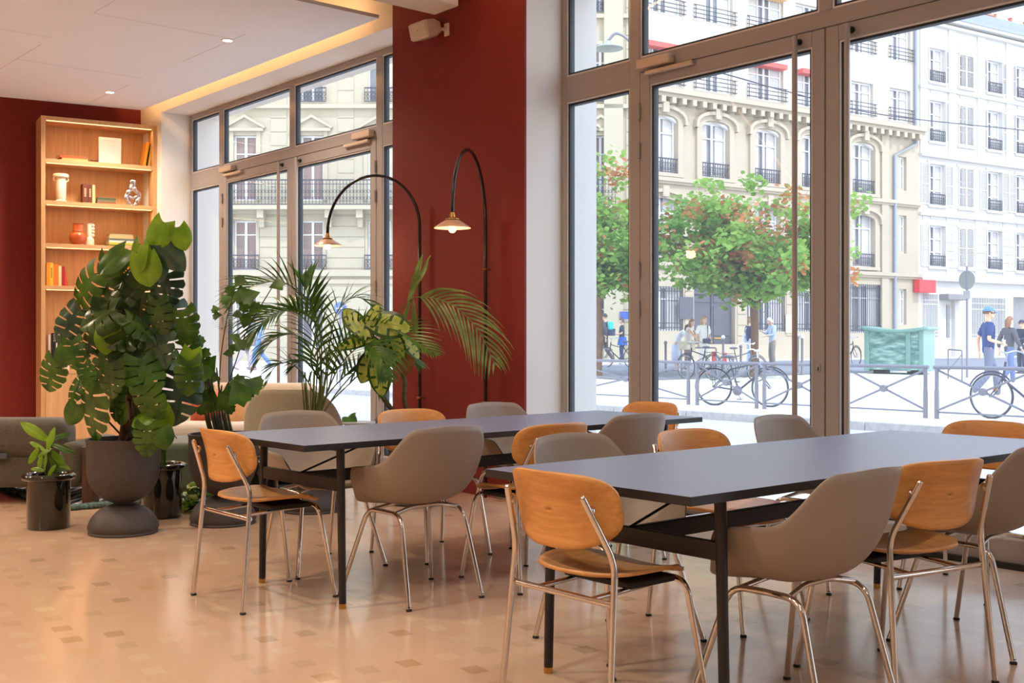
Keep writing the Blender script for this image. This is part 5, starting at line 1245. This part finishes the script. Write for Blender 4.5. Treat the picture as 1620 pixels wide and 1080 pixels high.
for a, c, lab in ((X9(900), X9(1091), 'street barrier at the far left of the row, left of the bicycle'), (X9(1101), X9(1199), 'street barrier with a bicycle chained behind its left half'), (X9(1207), X9(1207) + 1.47, 'street barrier just right of the tree trunk, crossed by the door bar'),
                  (X9(1467) - 1.47, X9(1467), 'street barrier in front of the green container'), (X9(1479), X9(1479) + 1.5, 'street barrier in front of the man with the blue cap')): barrier(a, c, lab)
def bollard(px, d, h, label, white=False):
    p = on_ground(px, d); t = thing('bollard', label, 'bollard', p, 0, 'street bollards'); b = MB(); b.lathe([(.001, 0), (.045, 0), (.045, .1), (.035, .12), (.035, h - .12), (.045, h - .1), (.03, h - .07)] + [(.055 * cos(a), h - .03 + .055 * sin(a)) for a in [radians(x) for x in range(-60, 91, 15)]], 16); b.build('post', M_grey, t)
    if white: b = MB(); b.ell((0, 0, h - .02), (.07, .07, .07), 14, 10); b.build('white_ball', M_wframe, t)
bollard(1053, 34.5, .95, 'dark bollard at the left, next to the women with the bicycle'); bollard(1144, 38, 1.05, 'white-tipped bollard before the grey street door', True)
bollard(1172, 36, .8, 'short dark bollard between the street door and the tree'); bollard(1269, 33, 1.15, 'white-tipped bollard right of the old man', True); bollard(1262, 34.5, 1.1, 'dark bollard beside the white-tipped one, right of the old man')
def hoop(pa, pb, h, label):
    t = thing('bicycle_rack', label, 'bicycle rack', pa); v = pb - pa; b = MB(); b.tube(rounded([(0, 0, 0), (0, 0, h), tuple(v + Vector((0, 0, h))), tuple(v)], .06), .022, 10); b.build('hoop', M_grey, t)
    b = MB(); b.tube([(0, 0, .2), tuple(v + Vector((0, 0, h - .1)))], .014, 8); b.build('brace', M_grey, t)
hoop(on_ground(1078, 32.6), on_ground(1133, 32), .82, 'low tubular bicycle rack behind the barriers, by the women'); hoop(on_ground(1500, 31), on_ground(1522, 30), .8, 'low tubular rack left of the round sign pole')
# green container
def container():
    p0, p1 = on_ground(1367, 34), on_ground(1461, 33.0); d = (p1 - p0); L = d.length; t = thing('recycling_container', 'scratched pale green container with a sagging lid behind the barriers', 'container', p0, math.atan2(d.y, d.x))
    m = bpy.data.materials.new('graffitied_green_panel'); m.use_nodes = True; n = m.node_tree.nodes; l = m.node_tree.links; p = n['Principled BSDF']; p.inputs['Roughness'].default_value = .35
    tc = n.new('ShaderNodeTexCoord'); mp = n.new('ShaderNodeMapping'); mp.inputs['Rotation'].default_value = (0, radians(40), 0); mp.inputs['Scale'].default_value = (1, 1, 3); l.new(tc.outputs['Object'], mp.inputs[0])
    a = n.new('ShaderNodeTexNoise'); a.inputs['Scale'].default_value = 2.6; a.inputs['Detail'].default_value = 5; l.new(mp.outputs[0], a.inputs['Vector'])
    cr = n.new('ShaderNodeValToRGB'); e = cr.color_ramp.elements; e[0].position = .36; e[0].color = lin((70, 116, 110)); e[1].position = .72; e[1].color = lin((186, 208, 200)); x = e.new(.52); x.color = lin((112, 156, 148))
    l.new(a.outputs['Fac'], cr.inputs[0]); l.new(cr.outputs[0], p.inputs['Base Color'])
    g = mat('pale_green_lacquer', (118, 158, 148), .4, var=.05)
    b = MB(); b.box(.06, L - .06, .05, 1.2, .12, 1.30); b.build('body', m, t, bevel=.02)
    b = MB()
    for x in (.0, L - .14, L * .70): b.box(x, x + .14, .0, 1.24, .08, 1.32)
    b.build('corner_posts', g, t, bevel=.02)
    b = MB(); b.grid(16, 4, lambda u, v: (-.08 + (L + .16) * u, -.08 + 1.4 * v, 1.40 - .10 * sin(pi * u) + .03 * (1 - u))); b.build('lid', g, t, thick=.10, thoff=-1)
    b = MB()
    for x in (.25, L - .5): b.box(x, x + .25, .1, .9, 0, .12)
    b.build('feet', M_black, t)
container()
sg = on_ground(1530, 31.5); t = thing('round_road_sign', 'back of a round road sign on a thin grey pole', 'road sign', sg, 0)
b = MB(); b.tube([(0, 0, 0), (0, 0, 3.1)], .03, 10); b.build('pole', M_grey, t)
b = MB(); b.lathe([(0, -.012), (.26, -.012), (.27, 0), (.26, .012), (0, .012)], 32, M=T(0, 0, 2.72) @ Rz(radians(-8)) @ Rx(pi / 2)); b.build('sign_disc', M_alu, t)
b = MB(); b.box(-.10, .10, -.03, .03, 2.2, 2.42); b.build('small_plate', M_alu, t)
lp = on_ground(1006, 28); t = thing('street_lamp', 'street lamp whose arched arm shows in the upper left light of the doors', 'street lamp', lp, 0)
c = atd(962, 72, 28) - lp
b = MB(); b.tube([(0, 0, 0), (0, 0, c.z - .2)], [.08, .05], 12); b.tube(smoothline([(0, 0, c.z - .3), tuple(c * .25 + Vector((0, 0, c.z * .75 + .12))), tuple(Vector((c.x * .7, c.y * .7, c.z + .30))), tuple(Vector((c.x, c.y, c.z + .12)))], 8), .035, 8); b.build('pole', M_grey, t)
b = MB(); b.lathe([(.02, .12), (.08, .10), (.12, .02), (.36, -.05), (.38, -.08), (.30, -.10), (.0, -.12)], 28, tuple(c)); b.build('lamp_head', M_alu, t)
b = MB(); b.tube(smoothline([atd(1036, 90, 30), atd(1150, 118, 31.5), atd(1250, 146, 33), atd(1400, 182, 36), atd(1640, 208, 41)], 8), .018, 6); o = b.build('overhead_cable', M_iron); tag(o, 'thin dark cable strung across the street in front of the blocks', 'cable')

# ------------------------------------------------ bicycles
def bicycle(pa, pb, label, frame_rgb=(60, 58, 62), basket=False, red=False, white_bars=False, reflector=False, r=.34):
    """pa rear wheel contact, pb front wheel contact"""
    d = pb - pa; d.z = 0; wb = 1.04; t = thing('bicycle', label, 'bicycle', pa, math.atan2(d.y, d.x), 'parked bicycles')
    MF = mat('bicycle_frame_%d_%d_%d' % frame_rgb, frame_rgb, .35, metal=.2, var=.03); MT_ = mat('tyre_rubber', (74, 74, 80), .8, var=.05)
    for x in (0, wb):
        M = T(x, 0, r) @ Rx(pi / 2)
        b = MB(); b.tube([(r * .965 * cos(a * pi / 20), r * .965 * sin(a * pi / 20), 0) for a in range(41)], .017, 8, M=M, cap=False); w = b.build('wheel', MT_, t)
        b = MB(); b.tube([(r * .91 * cos(a * pi / 20), r * .91 * sin(a * pi / 20), 0) for a in range(41)], .009, 6, M=M, cap=False)
        b.tube([(0, 0, -.05), (0, 0, .05)], .022, 10, M=M)
        for k in range(24): a = 2 * pi * k / 24; b.tube([(.02 * cos(a + .6), .02 * sin(a + .6), .03 * (-1) ** k), (r * .91 * cos(a), r * .91 * sin(a), 0)], .0016, 4, M=M, cap=False)
        b.build('rim_and_spokes', M_alu, w)
        b = MB(); b.tube([(x + (r + .03) * cos(a), 0, r + (r + .03) * sin(a)) for a in [radians(q) for q in range(40, 200, 10)]] if x == 0 else [(x + (r + .03) * cos(a), 0, r + (r + .03) * sin(a)) for a in [radians(q) for q in range(20, 150, 10)]], .014, 6, flat=.4); b.build('mudguard', MF, t)
    bbk = (.46, 0, .28); seat = (.30, 0, .78); head0, head1 = (.86, 0, .60), (.82, 0, .86)
    b = MB(); b.tube([bbk, seat], .016, 10); b.tube([bbk, head0], .019, 10); b.tube([(.33, 0, .66), (.83, 0, .78)], .015, 10); b.tube([head0, head1], .019, 10)
    for s in (-1, 1): b.tube([(0, s * .06, r), (bbk[0], s * .04, bbk[2])], .010, 8); b.tube([(0, s * .06, r), (.33, s * .02, .68)], .009, 8)
    b.build('frame', MF, t)
    b = MB()
    for s in (-1, 1): b.tube([(head0[0] + .01, s * .02, head0[2]), (.93, s * .055, .48), (wb, s * .055, r)], .011, 8)
    b.build('fork', MF, t)
    b = MB(); b.tube([seat, (.28, 0, .86)], .012, 8); b.ell((.26, 0, .885), (.13, .075, .03), 14, 8); b.build('saddle', mat('saddle_grey', (96, 98, 108), .6), t)
    b = MB(); b.tube([head1, (.80, 0, .98)], .012, 8); b.tube(smoothline([(.66, -.28, .98), (.78, -.22, 1.02), (.82, 0, .99), (.78, .22, 1.02), (.66, .28, .98)], 6), .012, 8); b.build('handlebar', M_wframe if white_bars else M_alu, t)
    b = MB(); b.lathe([(0, -.004), (.09, -.004), (.09, .004), (0, .004)], 24, M=T(.46, -.06, .28) @ Rx(pi / 2)); b.tube([(.46, -.07, .28), (.53, -.08, .13)], .008, 6); b.tube([(.46, .07, .28), (.39, .08, .43)], .008, 6); b.cbox((.53, -.12, .13), (.09, .07, .02)); b.cbox((.39, .12, .43), (.09, .07, .02)); b.build('crankset', M_grey, t)
    b = MB(); b.box(-.16, .24, -.07, .07, .735, .75); b.tube([(-.05, .05, .74), (0, .06, r)], .006, 6); b.tube([(-.05, -.05, .74), (0, -.06, r)], .006, 6); b.build('luggage_rack', MF, t)
    if basket: b = MB(); b.box(.84, 1.16, -.17, .17, .80, 1.04); b.build('basket', mat('beige_basket', (170, 160, 140), .9, var=.3, vs=40), t, bevel=.02)
    if red: b = MB(); b.cbox((-.02, 0, .62), (.05, .10, .30)); b.build('red_child_seat_panel', mat('red_plastic', (214, 60, 56), .4), t, bevel=.015)
    if reflector: b = MB(); b.ell((wb - .05, -.03, r + .10), (.045, .01, .02), 10, 6); b.build('orange_reflector', mat('orange_reflector', (250, 160, 40), .3), t)
    return t
bicycle(atz(1130, 641, 0), atz(1207, 643.5, 0), 'dark bicycle chained in front, behind the middle street barrier', (78, 78, 84), white_bars=True)
g = lambda px, d: on_ground(px, d)
bicycle(g(1128, 30.2), g(1079, 31.2), 'bicycle with front basket leaning beside the women', (52, 54, 60), basket=True, red=True)
bicycle(g(1148, 29), g(1196, 29.5), 'bicycle with red seat panel behind the chained one', (90, 94, 100), red=True, white_bars=True)
bicycle(atz(1680, 668, 0), atz(1597, 663.5, 0), 'bicycle with orange reflector cut by the right edge', (84, 76, 96), reflector=True)
bicycle(g(1000, 38), g(972, 38.4), 'bicycle partly hidden behind the window frame, by the woman in blue', (60, 60, 66))
bicycle(g(1330, 40), g(1354, 39), 'dark bicycle standing left of the green container', (60, 60, 66))

# ------------------------------------------------ people
M_skin = mat('skin', (226, 184, 158), .55, var=.03); 
def skin_mesh(verts, edges, rad, root=0, lv=2):
    me = bpy.data.meshes.new('s'); me.from_pydata([tuple(v) for v in verts], edges, []); o = bpy.data.objects.new('s', me); COL.objects.link(o)
    md = o.modifiers.new('skin', 'SKIN'); md.use_smooth_shade = True
    for i, r in enumerate(rad):
        sv = me.skin_vertices[0].data[i]; sv.radius = r if isinstance(r, tuple) else (r, r); sv.use_root = i == root
    sb_ = o.modifiers.new('sub', 'SUBSURF'); sb_.levels = lv; sb_.render_levels = lv
    dg = bpy.context.evaluated_depsgraph_get(); ev = o.evaluated_get(dg); m2 = ev.to_mesh(); vs = [v.co.copy() for v in m2.vertices]; fs = [tuple(p.vertices) for p in m2.polygons]; ev.to_mesh_clear()
    bpy.data.objects.remove(o); bpy.data.meshes.remove(me); return vs, fs
def person(loc, face, H, label, pose=None, top=((60, 66, 80), 'long'), legs=(70, 70, 78), shoes=(230, 230, 232), hair=((70, 50, 40), 'short'), skin=(226, 184, 158), extra=(), shorts=False, skirt=False, lean=0.0):
    k = H / 1.75; J = dict(pelvis=(0, 0, .94), belly=(0, .01, 1.10), chest=(0, .0, 1.32), neck=(0, -.01, 1.475), head=(0, .02, 1.615),
        hl=(-.09, 0, .90), hr=(.09, 0, .90), kl=(-.10, .03, .50), kr=(.10, .03, .50), al=(-.10, -.02, .08), ar=(.10, -.02, .08), tl=(-.11, .15, .03), tr=(.11, .15, .03),
        sl=(-.175, 0, 1.405), sr=(.175, 0, 1.405), el=(-.235, -.03, 1.13), er=(.235, -.03, 1.13), wl=(-.235, .06, .90), wr=(.235, .06, .90))
    J.update(pose or {}); J = {a: Vector(v) for a, v in J.items() if a != 'look'}
    t = thing('person', label, 'person', loc, face, 'passers-by in the street'); t.scale = (k, k, k)
    ms = mat('skin_%d_%d_%d' % skin, skin, .55, var=.03)
    up = (J['head'] - J['neck']).normalized()
    N = ['pelvis', 'belly', 'chest', 'neck', 'head', 'hl', 'kl', 'al', 'tl', 'hr', 'kr', 'ar', 'tr', 'sl', 'el', 'wl', 'sr', 'er', 'wr']; ix = {n_: i for i, n_ in enumerate(N)}
    E = [('pelvis', 'belly'), ('belly', 'chest'), ('chest', 'neck'), ('neck', 'head'), ('pelvis', 'hl'), ('hl', 'kl'), ('kl', 'al'), ('al', 'tl'), ('pelvis', 'hr'), ('hr', 'kr'), ('kr', 'ar'), ('ar', 'tr'), ('chest', 'sl'), ('sl', 'el'), ('el', 'wl'), ('chest', 'sr'), ('sr', 'er'), ('er', 'wr')]
    R_ = dict(pelvis=(.10, .08), belly=(.10, .08), chest=(.11, .08), neck=.052, head=.06, hl=.065, hr=.065, kl=.048, kr=.048, al=.026, ar=.026, tl=.018, tr=.018, sl=.045, sr=.045, el=.037, er=.037, wl=.026, wr=.026)
    vs, fs = skin_mesh([J[n_] for n_ in N], [(ix[a], ix[b_]) for a, b_ in E], [R_[n_] for n_ in N])
    b = MB(); b.add(vs, fs)
    hd = pose.get('look', 0) if pose else 0
    HM = T(*J['head']) @ Rz(hd)
    b.ell((0, 0, .02), (.074, .092, .105), 20, 14, M=HM); b.ell((0, .035, -.045), (.052, .055, .055), 14, 10, M=HM)      # skull and jaw
    b.add([(-.013, .088, -.02), (.013, .088, -.02), (0, .115, -.022), (0, .09, .022)], [(0, 1, 2), (0, 2, 3), (2, 1, 3)], 0, HM)   # nose
    for s in (-1, 1): b.ell((s * .075, -.002, -.005), (.010, .018, .028), 8, 6, M=HM)
    b.ell((0, .083, -.055), (.022, .010, .008), 8, 6, M=HM)
    for s, w, e in ((-1, 'wl', 'el'), (1, 'wr', 'er')):       # palm, four fingers of unequal length, thumb from the side
        d = (J[w] - J[e]).normalized(); M = frame_at(J[w], d, (0, 0, 1) if abs(d.z) < .8 else (0, 1, 0)); b.ell((0, .045, 0), (.038, .05, .017), 12, 8, M=M)
        for q, (fx, fl) in enumerate(((-.027, .062), (-.009, .074), (.009, .070), (.026, .055))):
            b.tube([(fx, .08, 0), (fx * 1.1, .08 + fl * .5, -.008), (fx * 1.1, .08 + fl * .85, -.026)], [.0085, .0078, .006], 6, M=M)
        b.tube([(-s * .028, .03, 0), (-s * .058, .058, -.010), (-s * .060, .088, -.018)], [.011, .0095, .007], 6, M=M)
    b.build('body', ms, t, angle=180)
    b = MB(); 
    for s in (-1, 1): b.ell((s * .03, .083, .008), (.012, .008, .007), 8, 6, M=HM)
    b.build('eyes', M_black, t)
    # clothes follow the joints
    def cloth(names, edges, rad, m, nm):
        vs, fs = skin_mesh([J[n_] if isinstance(n_, str) else Vector(n_) for n_ in names], edges, rad); c_ = MB(); c_.add(vs, fs); return c_.build(nm, m, t, angle=180)
    mt = mat('cloth_%d_%d_%d' % top[0], top[0], .9, var=.05, vs=12, bump=.2, bs=60)
    ae = {'long': .93, 'short': .55, 'none': .12}[top[1]]; sl_ = J['sl'].lerp(J['el'], min(1, ae * 1.5)); L1 = J['el'].lerp(J['wl'], max(0, ae - .5) * 2 * .9); sr_ = J['sr'].lerp(J['er'], min(1, ae * 1.5)); R1 = J['er'].lerp(J['wr'], max(0, ae - .5) * 2 * .9)
    nk = J['chest'].lerp(J['neck'], .72); hem = J['pelvis'] + Vector((0, 0, -.10))
    nm = [hem, J['belly'], J['chest'], nk, J['sl'], sl_, J['sr'], sr_]; ed = [(0, 1), (1, 2), (2, 3), (2, 4), (4, 5), (2, 6), (6, 7)]; rd = [(.135, .115), (.135, .115), (.155, .122), .066, .076, .058, .076, .058]
    if ae > .8: nm += [L1, R1]; ed += [(5, 8), (7, 9)]; rd += [.040, .040]
    cloth(nm, ed, rd, mt, 'top')
    ml = mat('cloth_%d_%d_%d' % legs, legs, .9, var=.08, vs=8, bump=.2, bs=60)
    kl = J['kl'] if not shorts else J['hl'].lerp(J['kl'], .9); kr = J['kr'] if not shorts else J['hr'].lerp(J['kr'], .9)
    if skirt: cloth([J['pelvis'] + Vector((0, 0, .05)), J['pelvis'] + Vector((0, 0, -.2)), (J['kl'] + J['kr']) / 2 + Vector((0, 0, -.22))], [(0, 1), (1, 2)], [(.13, .11), (.19, .16), (.22, .2)], ml, 'skirt')
    else:
        hl2 = J['hl'].lerp(J['kl'], .22); hr2 = J['hr'].lerp(J['kr'], .22); nm = [J['pelvis'] + Vector((0, 0, .15)), hl2, kl, hr2, kr, J['pelvis'] + Vector((0, 0, -.02))]; ed = [(0, 5), (5, 1), (1, 2), (5, 3), (3, 4)]; rd = [(.12, .10), .086, .072, .086, .072, (.125, .11)]
        if not shorts: nm += [J['kl'].lerp(J['al'], .98), J['kr'].lerp(J['ar'], .98)]; ed += [(2, 6), (4, 7)]; rd += [.062, .062]
        cloth(nm, ed, rd, ml, 'trousers')
    msh = mat('shoe_%d_%d_%d' % shoes, shoes, .6, var=.03)
    for a, q in (('al', 'tl'), ('ar', 'tr')):
        c_ = MB(); d = J[q] - J[a]; d2 = Vector((d.x, d.y, d.z * .6)); base = J[a] - d2.normalized() * .05 + Vector((0, 0, -.035)); c_.tube([base, base + d2 * .5, base + d2.normalized() * (.23)], [.042, .046, .034], 10, flat=.85); c_.ell(tuple(base), (.045, .045, .038), 10, 8); c_.ell(tuple(base + d2.normalized() * .23), (.036, .036, .028), 10, 8); c_.build('shoe', msh, t)
    mh = mat('hair_%d_%d_%d' % hair[0], hair[0], .7, var=.2, vs=40)
    b = MB()
    if hair[1] != 'cap':
        b.grid(18, 8, lambda u, v: (.082 * sin(v * 1.75) * cos(2 * pi * u), .100 * sin(v * 1.75) * sin(2 * pi * u) - .012, .03 + .106 * cos(v * 1.75) - (.05 * v if sin(2 * pi * u) < .2 else -.03 * v)), 0, HM)
        if hair[1] == 'long':
            b.ell((0, -.055, -.06), (.085, .06, .15), 16, 12, M=HM)
        if hair[1] == 'bun': b.ell((0, -.03, .14), (.04, .04, .035), 12, 8, M=HM)
        b.build('hair', mh, t, angle=180)
    else:
        b.grid(18, 6, lambda u, v: (.083 * sin(v * 1.65) * cos(2 * pi * u), .101 * sin(v * 1.65) * sin(2 * pi * u) - .012, .0 + .10 * cos(v * 1.65)), 0, HM)
        b.build('hair', mat('hair_110_78_56', (110, 78, 56), .7, var=.2, vs=40), t, angle=180)
        b = MB(); b.grid(20, 7, lambda u, v: (.090 * sin(v * 1.5) * cos(2 * pi * u), .107 * sin(v * 1.5) * sin(2 * pi * u) - .005, .035 + .098 * cos(v * 1.5)), 0, HM)
        b.grid(10, 4, lambda u, v: ((u - .5) * .15, .085 + v * .085 * (1 - (2 * u - 1) ** 2 * .5), .045 - .022 * v - .02 * (2 * u - 1) ** 2), 0, HM); b.build('cap', mh, t, angle=180)
    for e in extra: e(t, J, HM)
    return t
def facing(dirv): return math.atan2(-dirv[0], dirv[1])          # local +y looks along dirv
toL = -RGT; toR = RGT; 
WALK = dict(kl=(-.10, .17, .52), al=(-.11, .20, .09), tl=(-.12, .36, .07), kr=(.10, -.02, .50), ar=(.10, -.30, .15), tr=(.11, -.16, .05), el=(-.235, -.12, 1.14), wl=(-.23, -.10, .90), er=(.235, .06, 1.14), wr=(.22, .20, .94))
def backpack(c1, c2):
    def f(t, J, HM):
        b = MB(); b.box(-.15, .15, -.28, -.12, 1.16, 1.46); b.build('backpack_upper', mat('pack_%d_%d_%d' % c1, c1, .7), t, bevel=.05, seg=3)
        b = MB(); b.box(-.17, .17, -.32, -.12, .98, 1.18); b.box(-.10, .12, -.34, -.31, 1.12, 1.22); b.build('backpack_lower', mat('pack_%d_%d_%d' % c2, c2, .7), t, bevel=.04, seg=3)
    return f
def bag(p, s, c, nm='shoulder_bag', strap=True):
    def f(t, J, HM):
        b = MB(); b.cbox(p, s); b.build(nm, mat('bag_%d_%d_%d' % c, c, .7), t, bevel=.03, seg=3)
        if strap: b = MB(); b.tube([J['sl'] + Vector((.06, .05, .06)), (J['chest'] + Vector(p)) / 2 + Vector((0, .12, .02)), Vector(p)], .012, 6); b.tube([J['sl'] + Vector((.06, .0, .06)), J['chest'] + Vector((-.05, -.14, 0)), Vector(p)], .012, 6); b.build('strap', mat('bag_%d_%d_%d' % c, c, .7), t)
    return f
def wrap(c):
    def f(t, J, HM): b = MB(); b.lathe([(.15, .30), (.175, .2), (.22, 0), (.20, -.02)], 20, (0, -.02, .72), M=Matrix.Scale(.9, 4, (0, 1, 0))); b.build('jacket_tied_at_waist', mat('cloth_%d_%d_%d' % c, c, .9, var=.08), t)
    return f
def cup(t, J, HM):
    p = J['wr'] + (J['wr'] - J['er']).normalized() * .06 + Vector((0, 0, .0)); b = MB(); b.lathe([(.001, -.05), (.030, -.05), (.040, .07), (.001, .07)], 16, tuple(p)); o = b.build('drink_cup', mat('pale_green_cup', (206, 220, 196), .4), t); b = MB(); b.tube([p + Vector((0, 0, .07)), p + Vector((.01, 0, .15))], .004, 6); b.build('straw', M_wframe, o)
ARM_UP = dict(er=(.22, .08, 1.15), wr=(.12, .28, 1.20))
person(on_ground(957, 41.0), facing(toL * .9 + FWD * .35), 1.86, 'person in dark clothes and cap with a turquoise backpack, walking away', dict(WALK), ((84, 80, 90), 'long'), (88, 80, 80), (236, 180, 206), ((70, 70, 78), 'cap'), extra=(backpack((70, 206, 196), (58, 70, 96)),))
person(on_ground(984, 41.8), facing(toL), 1.70, 'person with a hair bun, dark top and blue jacket tied at the waist', dict(er=(.2, .05, 1.14), wr=(.1, .24, 1.10), el=(-.2, .03, 1.14), wl=(-.12, .25, 1.12)), ((66, 72, 86), 'short'), (54, 74, 116), (220, 220, 224), ((86, 80, 84), 'bun'), extra=(wrap((54, 98, 186)),))
BEND = dict(belly=(0, .06, 1.08), chest=(0, .20, 1.24), neck=(0, .30, 1.34), head=(0, .40, 1.42), sl=(-.17, .24, 1.31), sr=(.17, .24, 1.31), el=(-.2, .38, 1.10), er=(.2, .38, 1.10), wl=(-.16, .56, 1.02), wr=(.16, .56, 1.02))
person(on_ground(1069, 35.8), facing(toR * .9 - FWD * .2), 1.66, 'person in white bending forward behind the bicycle, dark hair hanging', dict(BEND), ((232, 234, 244), 'long'), (206, 212, 236), (200, 200, 210), ((70, 60, 66), 'long'), skirt=True)
person(on_ground(1087, 34.6), facing(toR * .85 - FWD * .5), 1.68, 'person with curly brown hair in a pale sleeveless top at the bicycle', dict(BEND, chest=(0, .08, 1.30), neck=(0, .12, 1.45), head=(0, .16, 1.585), sl=(-.17, .1, 1.39), sr=(.17, .1, 1.39), belly=(0, .03, 1.09)), ((236, 226, 216), 'none'), (150, 130, 130), (200, 200, 210), ((160, 116, 92), 'long'))
person(on_ground(1113, 33.2), facing(toR * .5 - FWD * .85), 1.74, 'person in a white shirt and trousers with a dark belt bag and camera strap', dict(el=(-.25, -.02, 1.14), wl=(-.14, .16, 1.02), er=(.25, -.03, 1.15), wr=(.2, -.02, .92), look=.5), ((246, 244, 240), 'short'), (238, 236, 232), (190, 150, 140), ((176, 150, 116), 'long'), extra=(bag((.02, .17, 1.0), (.26, .10, .14), (70, 80, 104)),))
person(on_ground(1186, 39.5), facing(toR * .8 + FWD * .3), 1.70, 'person with a ponytail and a white shoulder bag half hidden by the tree trunk', None, ((66, 70, 98), 'short'), (206, 212, 232), (210, 210, 215), ((150, 110, 84), 'bun'), extra=(bag((-.20, -.02, .98), (.10, .26, .30), (226, 232, 244)),))
person(on_ground(1222, 37.2), facing(toL * .95 - FWD * .2), 1.72, 'old person with white hair and a pale blue jacket holding up a phone', dict(neck=(0, .04, 1.465), head=(0, .10, 1.59), er=(.21, .10, 1.18), wr=(.10, .34, 1.26), el=(-.22, .06, 1.14), wl=(-.14, .28, 1.10)), ((186, 200, 222), 'long'), (150, 142, 132), (150, 140, 140), ((236, 230, 222), 'short'))
g9 = atz(1563, 634, 0)
person(g9, facing(toR * .98 - FWD * .15), 1.84, 'person in navy t-shirt, grey trousers and blue cap carrying a drink', dict(WALK, er=(.22, -.04, 1.13), wr=(.10, .20, 1.07), look=-.1), ((56, 74, 124), 'short'), (112, 118, 138), (238, 238, 240), ((98, 140, 204), 'cap'), skin=(232, 186, 150), extra=(cup,))
person(on_ground(1596, 27.2), facing(toR * .9 + FWD * .2), 1.70, 'person with long brown hair and a dark jacket behind the one in navy', dict(WALK), ((92, 90, 98), 'long'), (104, 120, 160), (230, 230, 234), ((146, 104, 78), 'long'))
person(on_ground(1617, 34), facing(toL * .9 - FWD * .3), 1.62, 'person in a dark top and cap at the right edge beyond the bicycle', dict(el=(-.2, .08, 1.14), wl=(-.1, .3, 1.1), er=(.2, .08, 1.14), wr=(.1, .3, 1.1)), ((60, 66, 84), 'long'), (70, 76, 96), (90, 90, 100), ((60, 60, 72), 'cap'))
person(on_ground(385, 36), facing(toR * .95 - FWD * .1), 1.72, 'person in pale clothes seen through the left doors beyond the palm', dict(WALK), ((232, 220, 214), 'short'), (186, 176, 190), (160, 130, 140), ((120, 90, 80), 'long'))
person(on_ground(412, 37), facing(toL * .95), 1.78, 'person in blue clothes seen through the left doors beyond the palm', dict(WALK), ((150, 176, 214), 'long'), (96, 136, 200), (60, 70, 100), ((80, 70, 70), 'short'))
person(on_ground(350, 35), facing(toL * .95), 1.76, 'person in teal seen through the left doors, hidden mostly by the leaves', dict(WALK), ((120, 176, 170), 'long'), (90, 104, 130), (60, 70, 100), ((80, 60, 50), 'short'))
# round blue sign beyond the left doors
rb = on_ground(538, 26); t = thing('round_blue_sign', 'round blue sign seen through the left doors above the palm', 'road sign', rb, 0)
zc = CAM_Z + (HY - 490) * 26 / F; b = MB(); b.tube([(0, 0, 0), (0, 0, zc)], .025, 8); b.build('pole', M_grey, t)
b = MB(); b.lathe([(0, -.01), (.15, -.01), (.15, .01), (0, .01)], 28, M=T(0, 0, zc) @ Rz(rI) @ Rx(pi / 2)); b.build('sign_disc', mat('blue_sign_enamel', (112, 130, 172), .4, var=0), t)
b = MB(); b.cbox((0, -.0, 0), (.18, .03, .03), 0, T(0, 0, zc) @ Rz(rI)); b.build('white_bar', M_wframe, t)
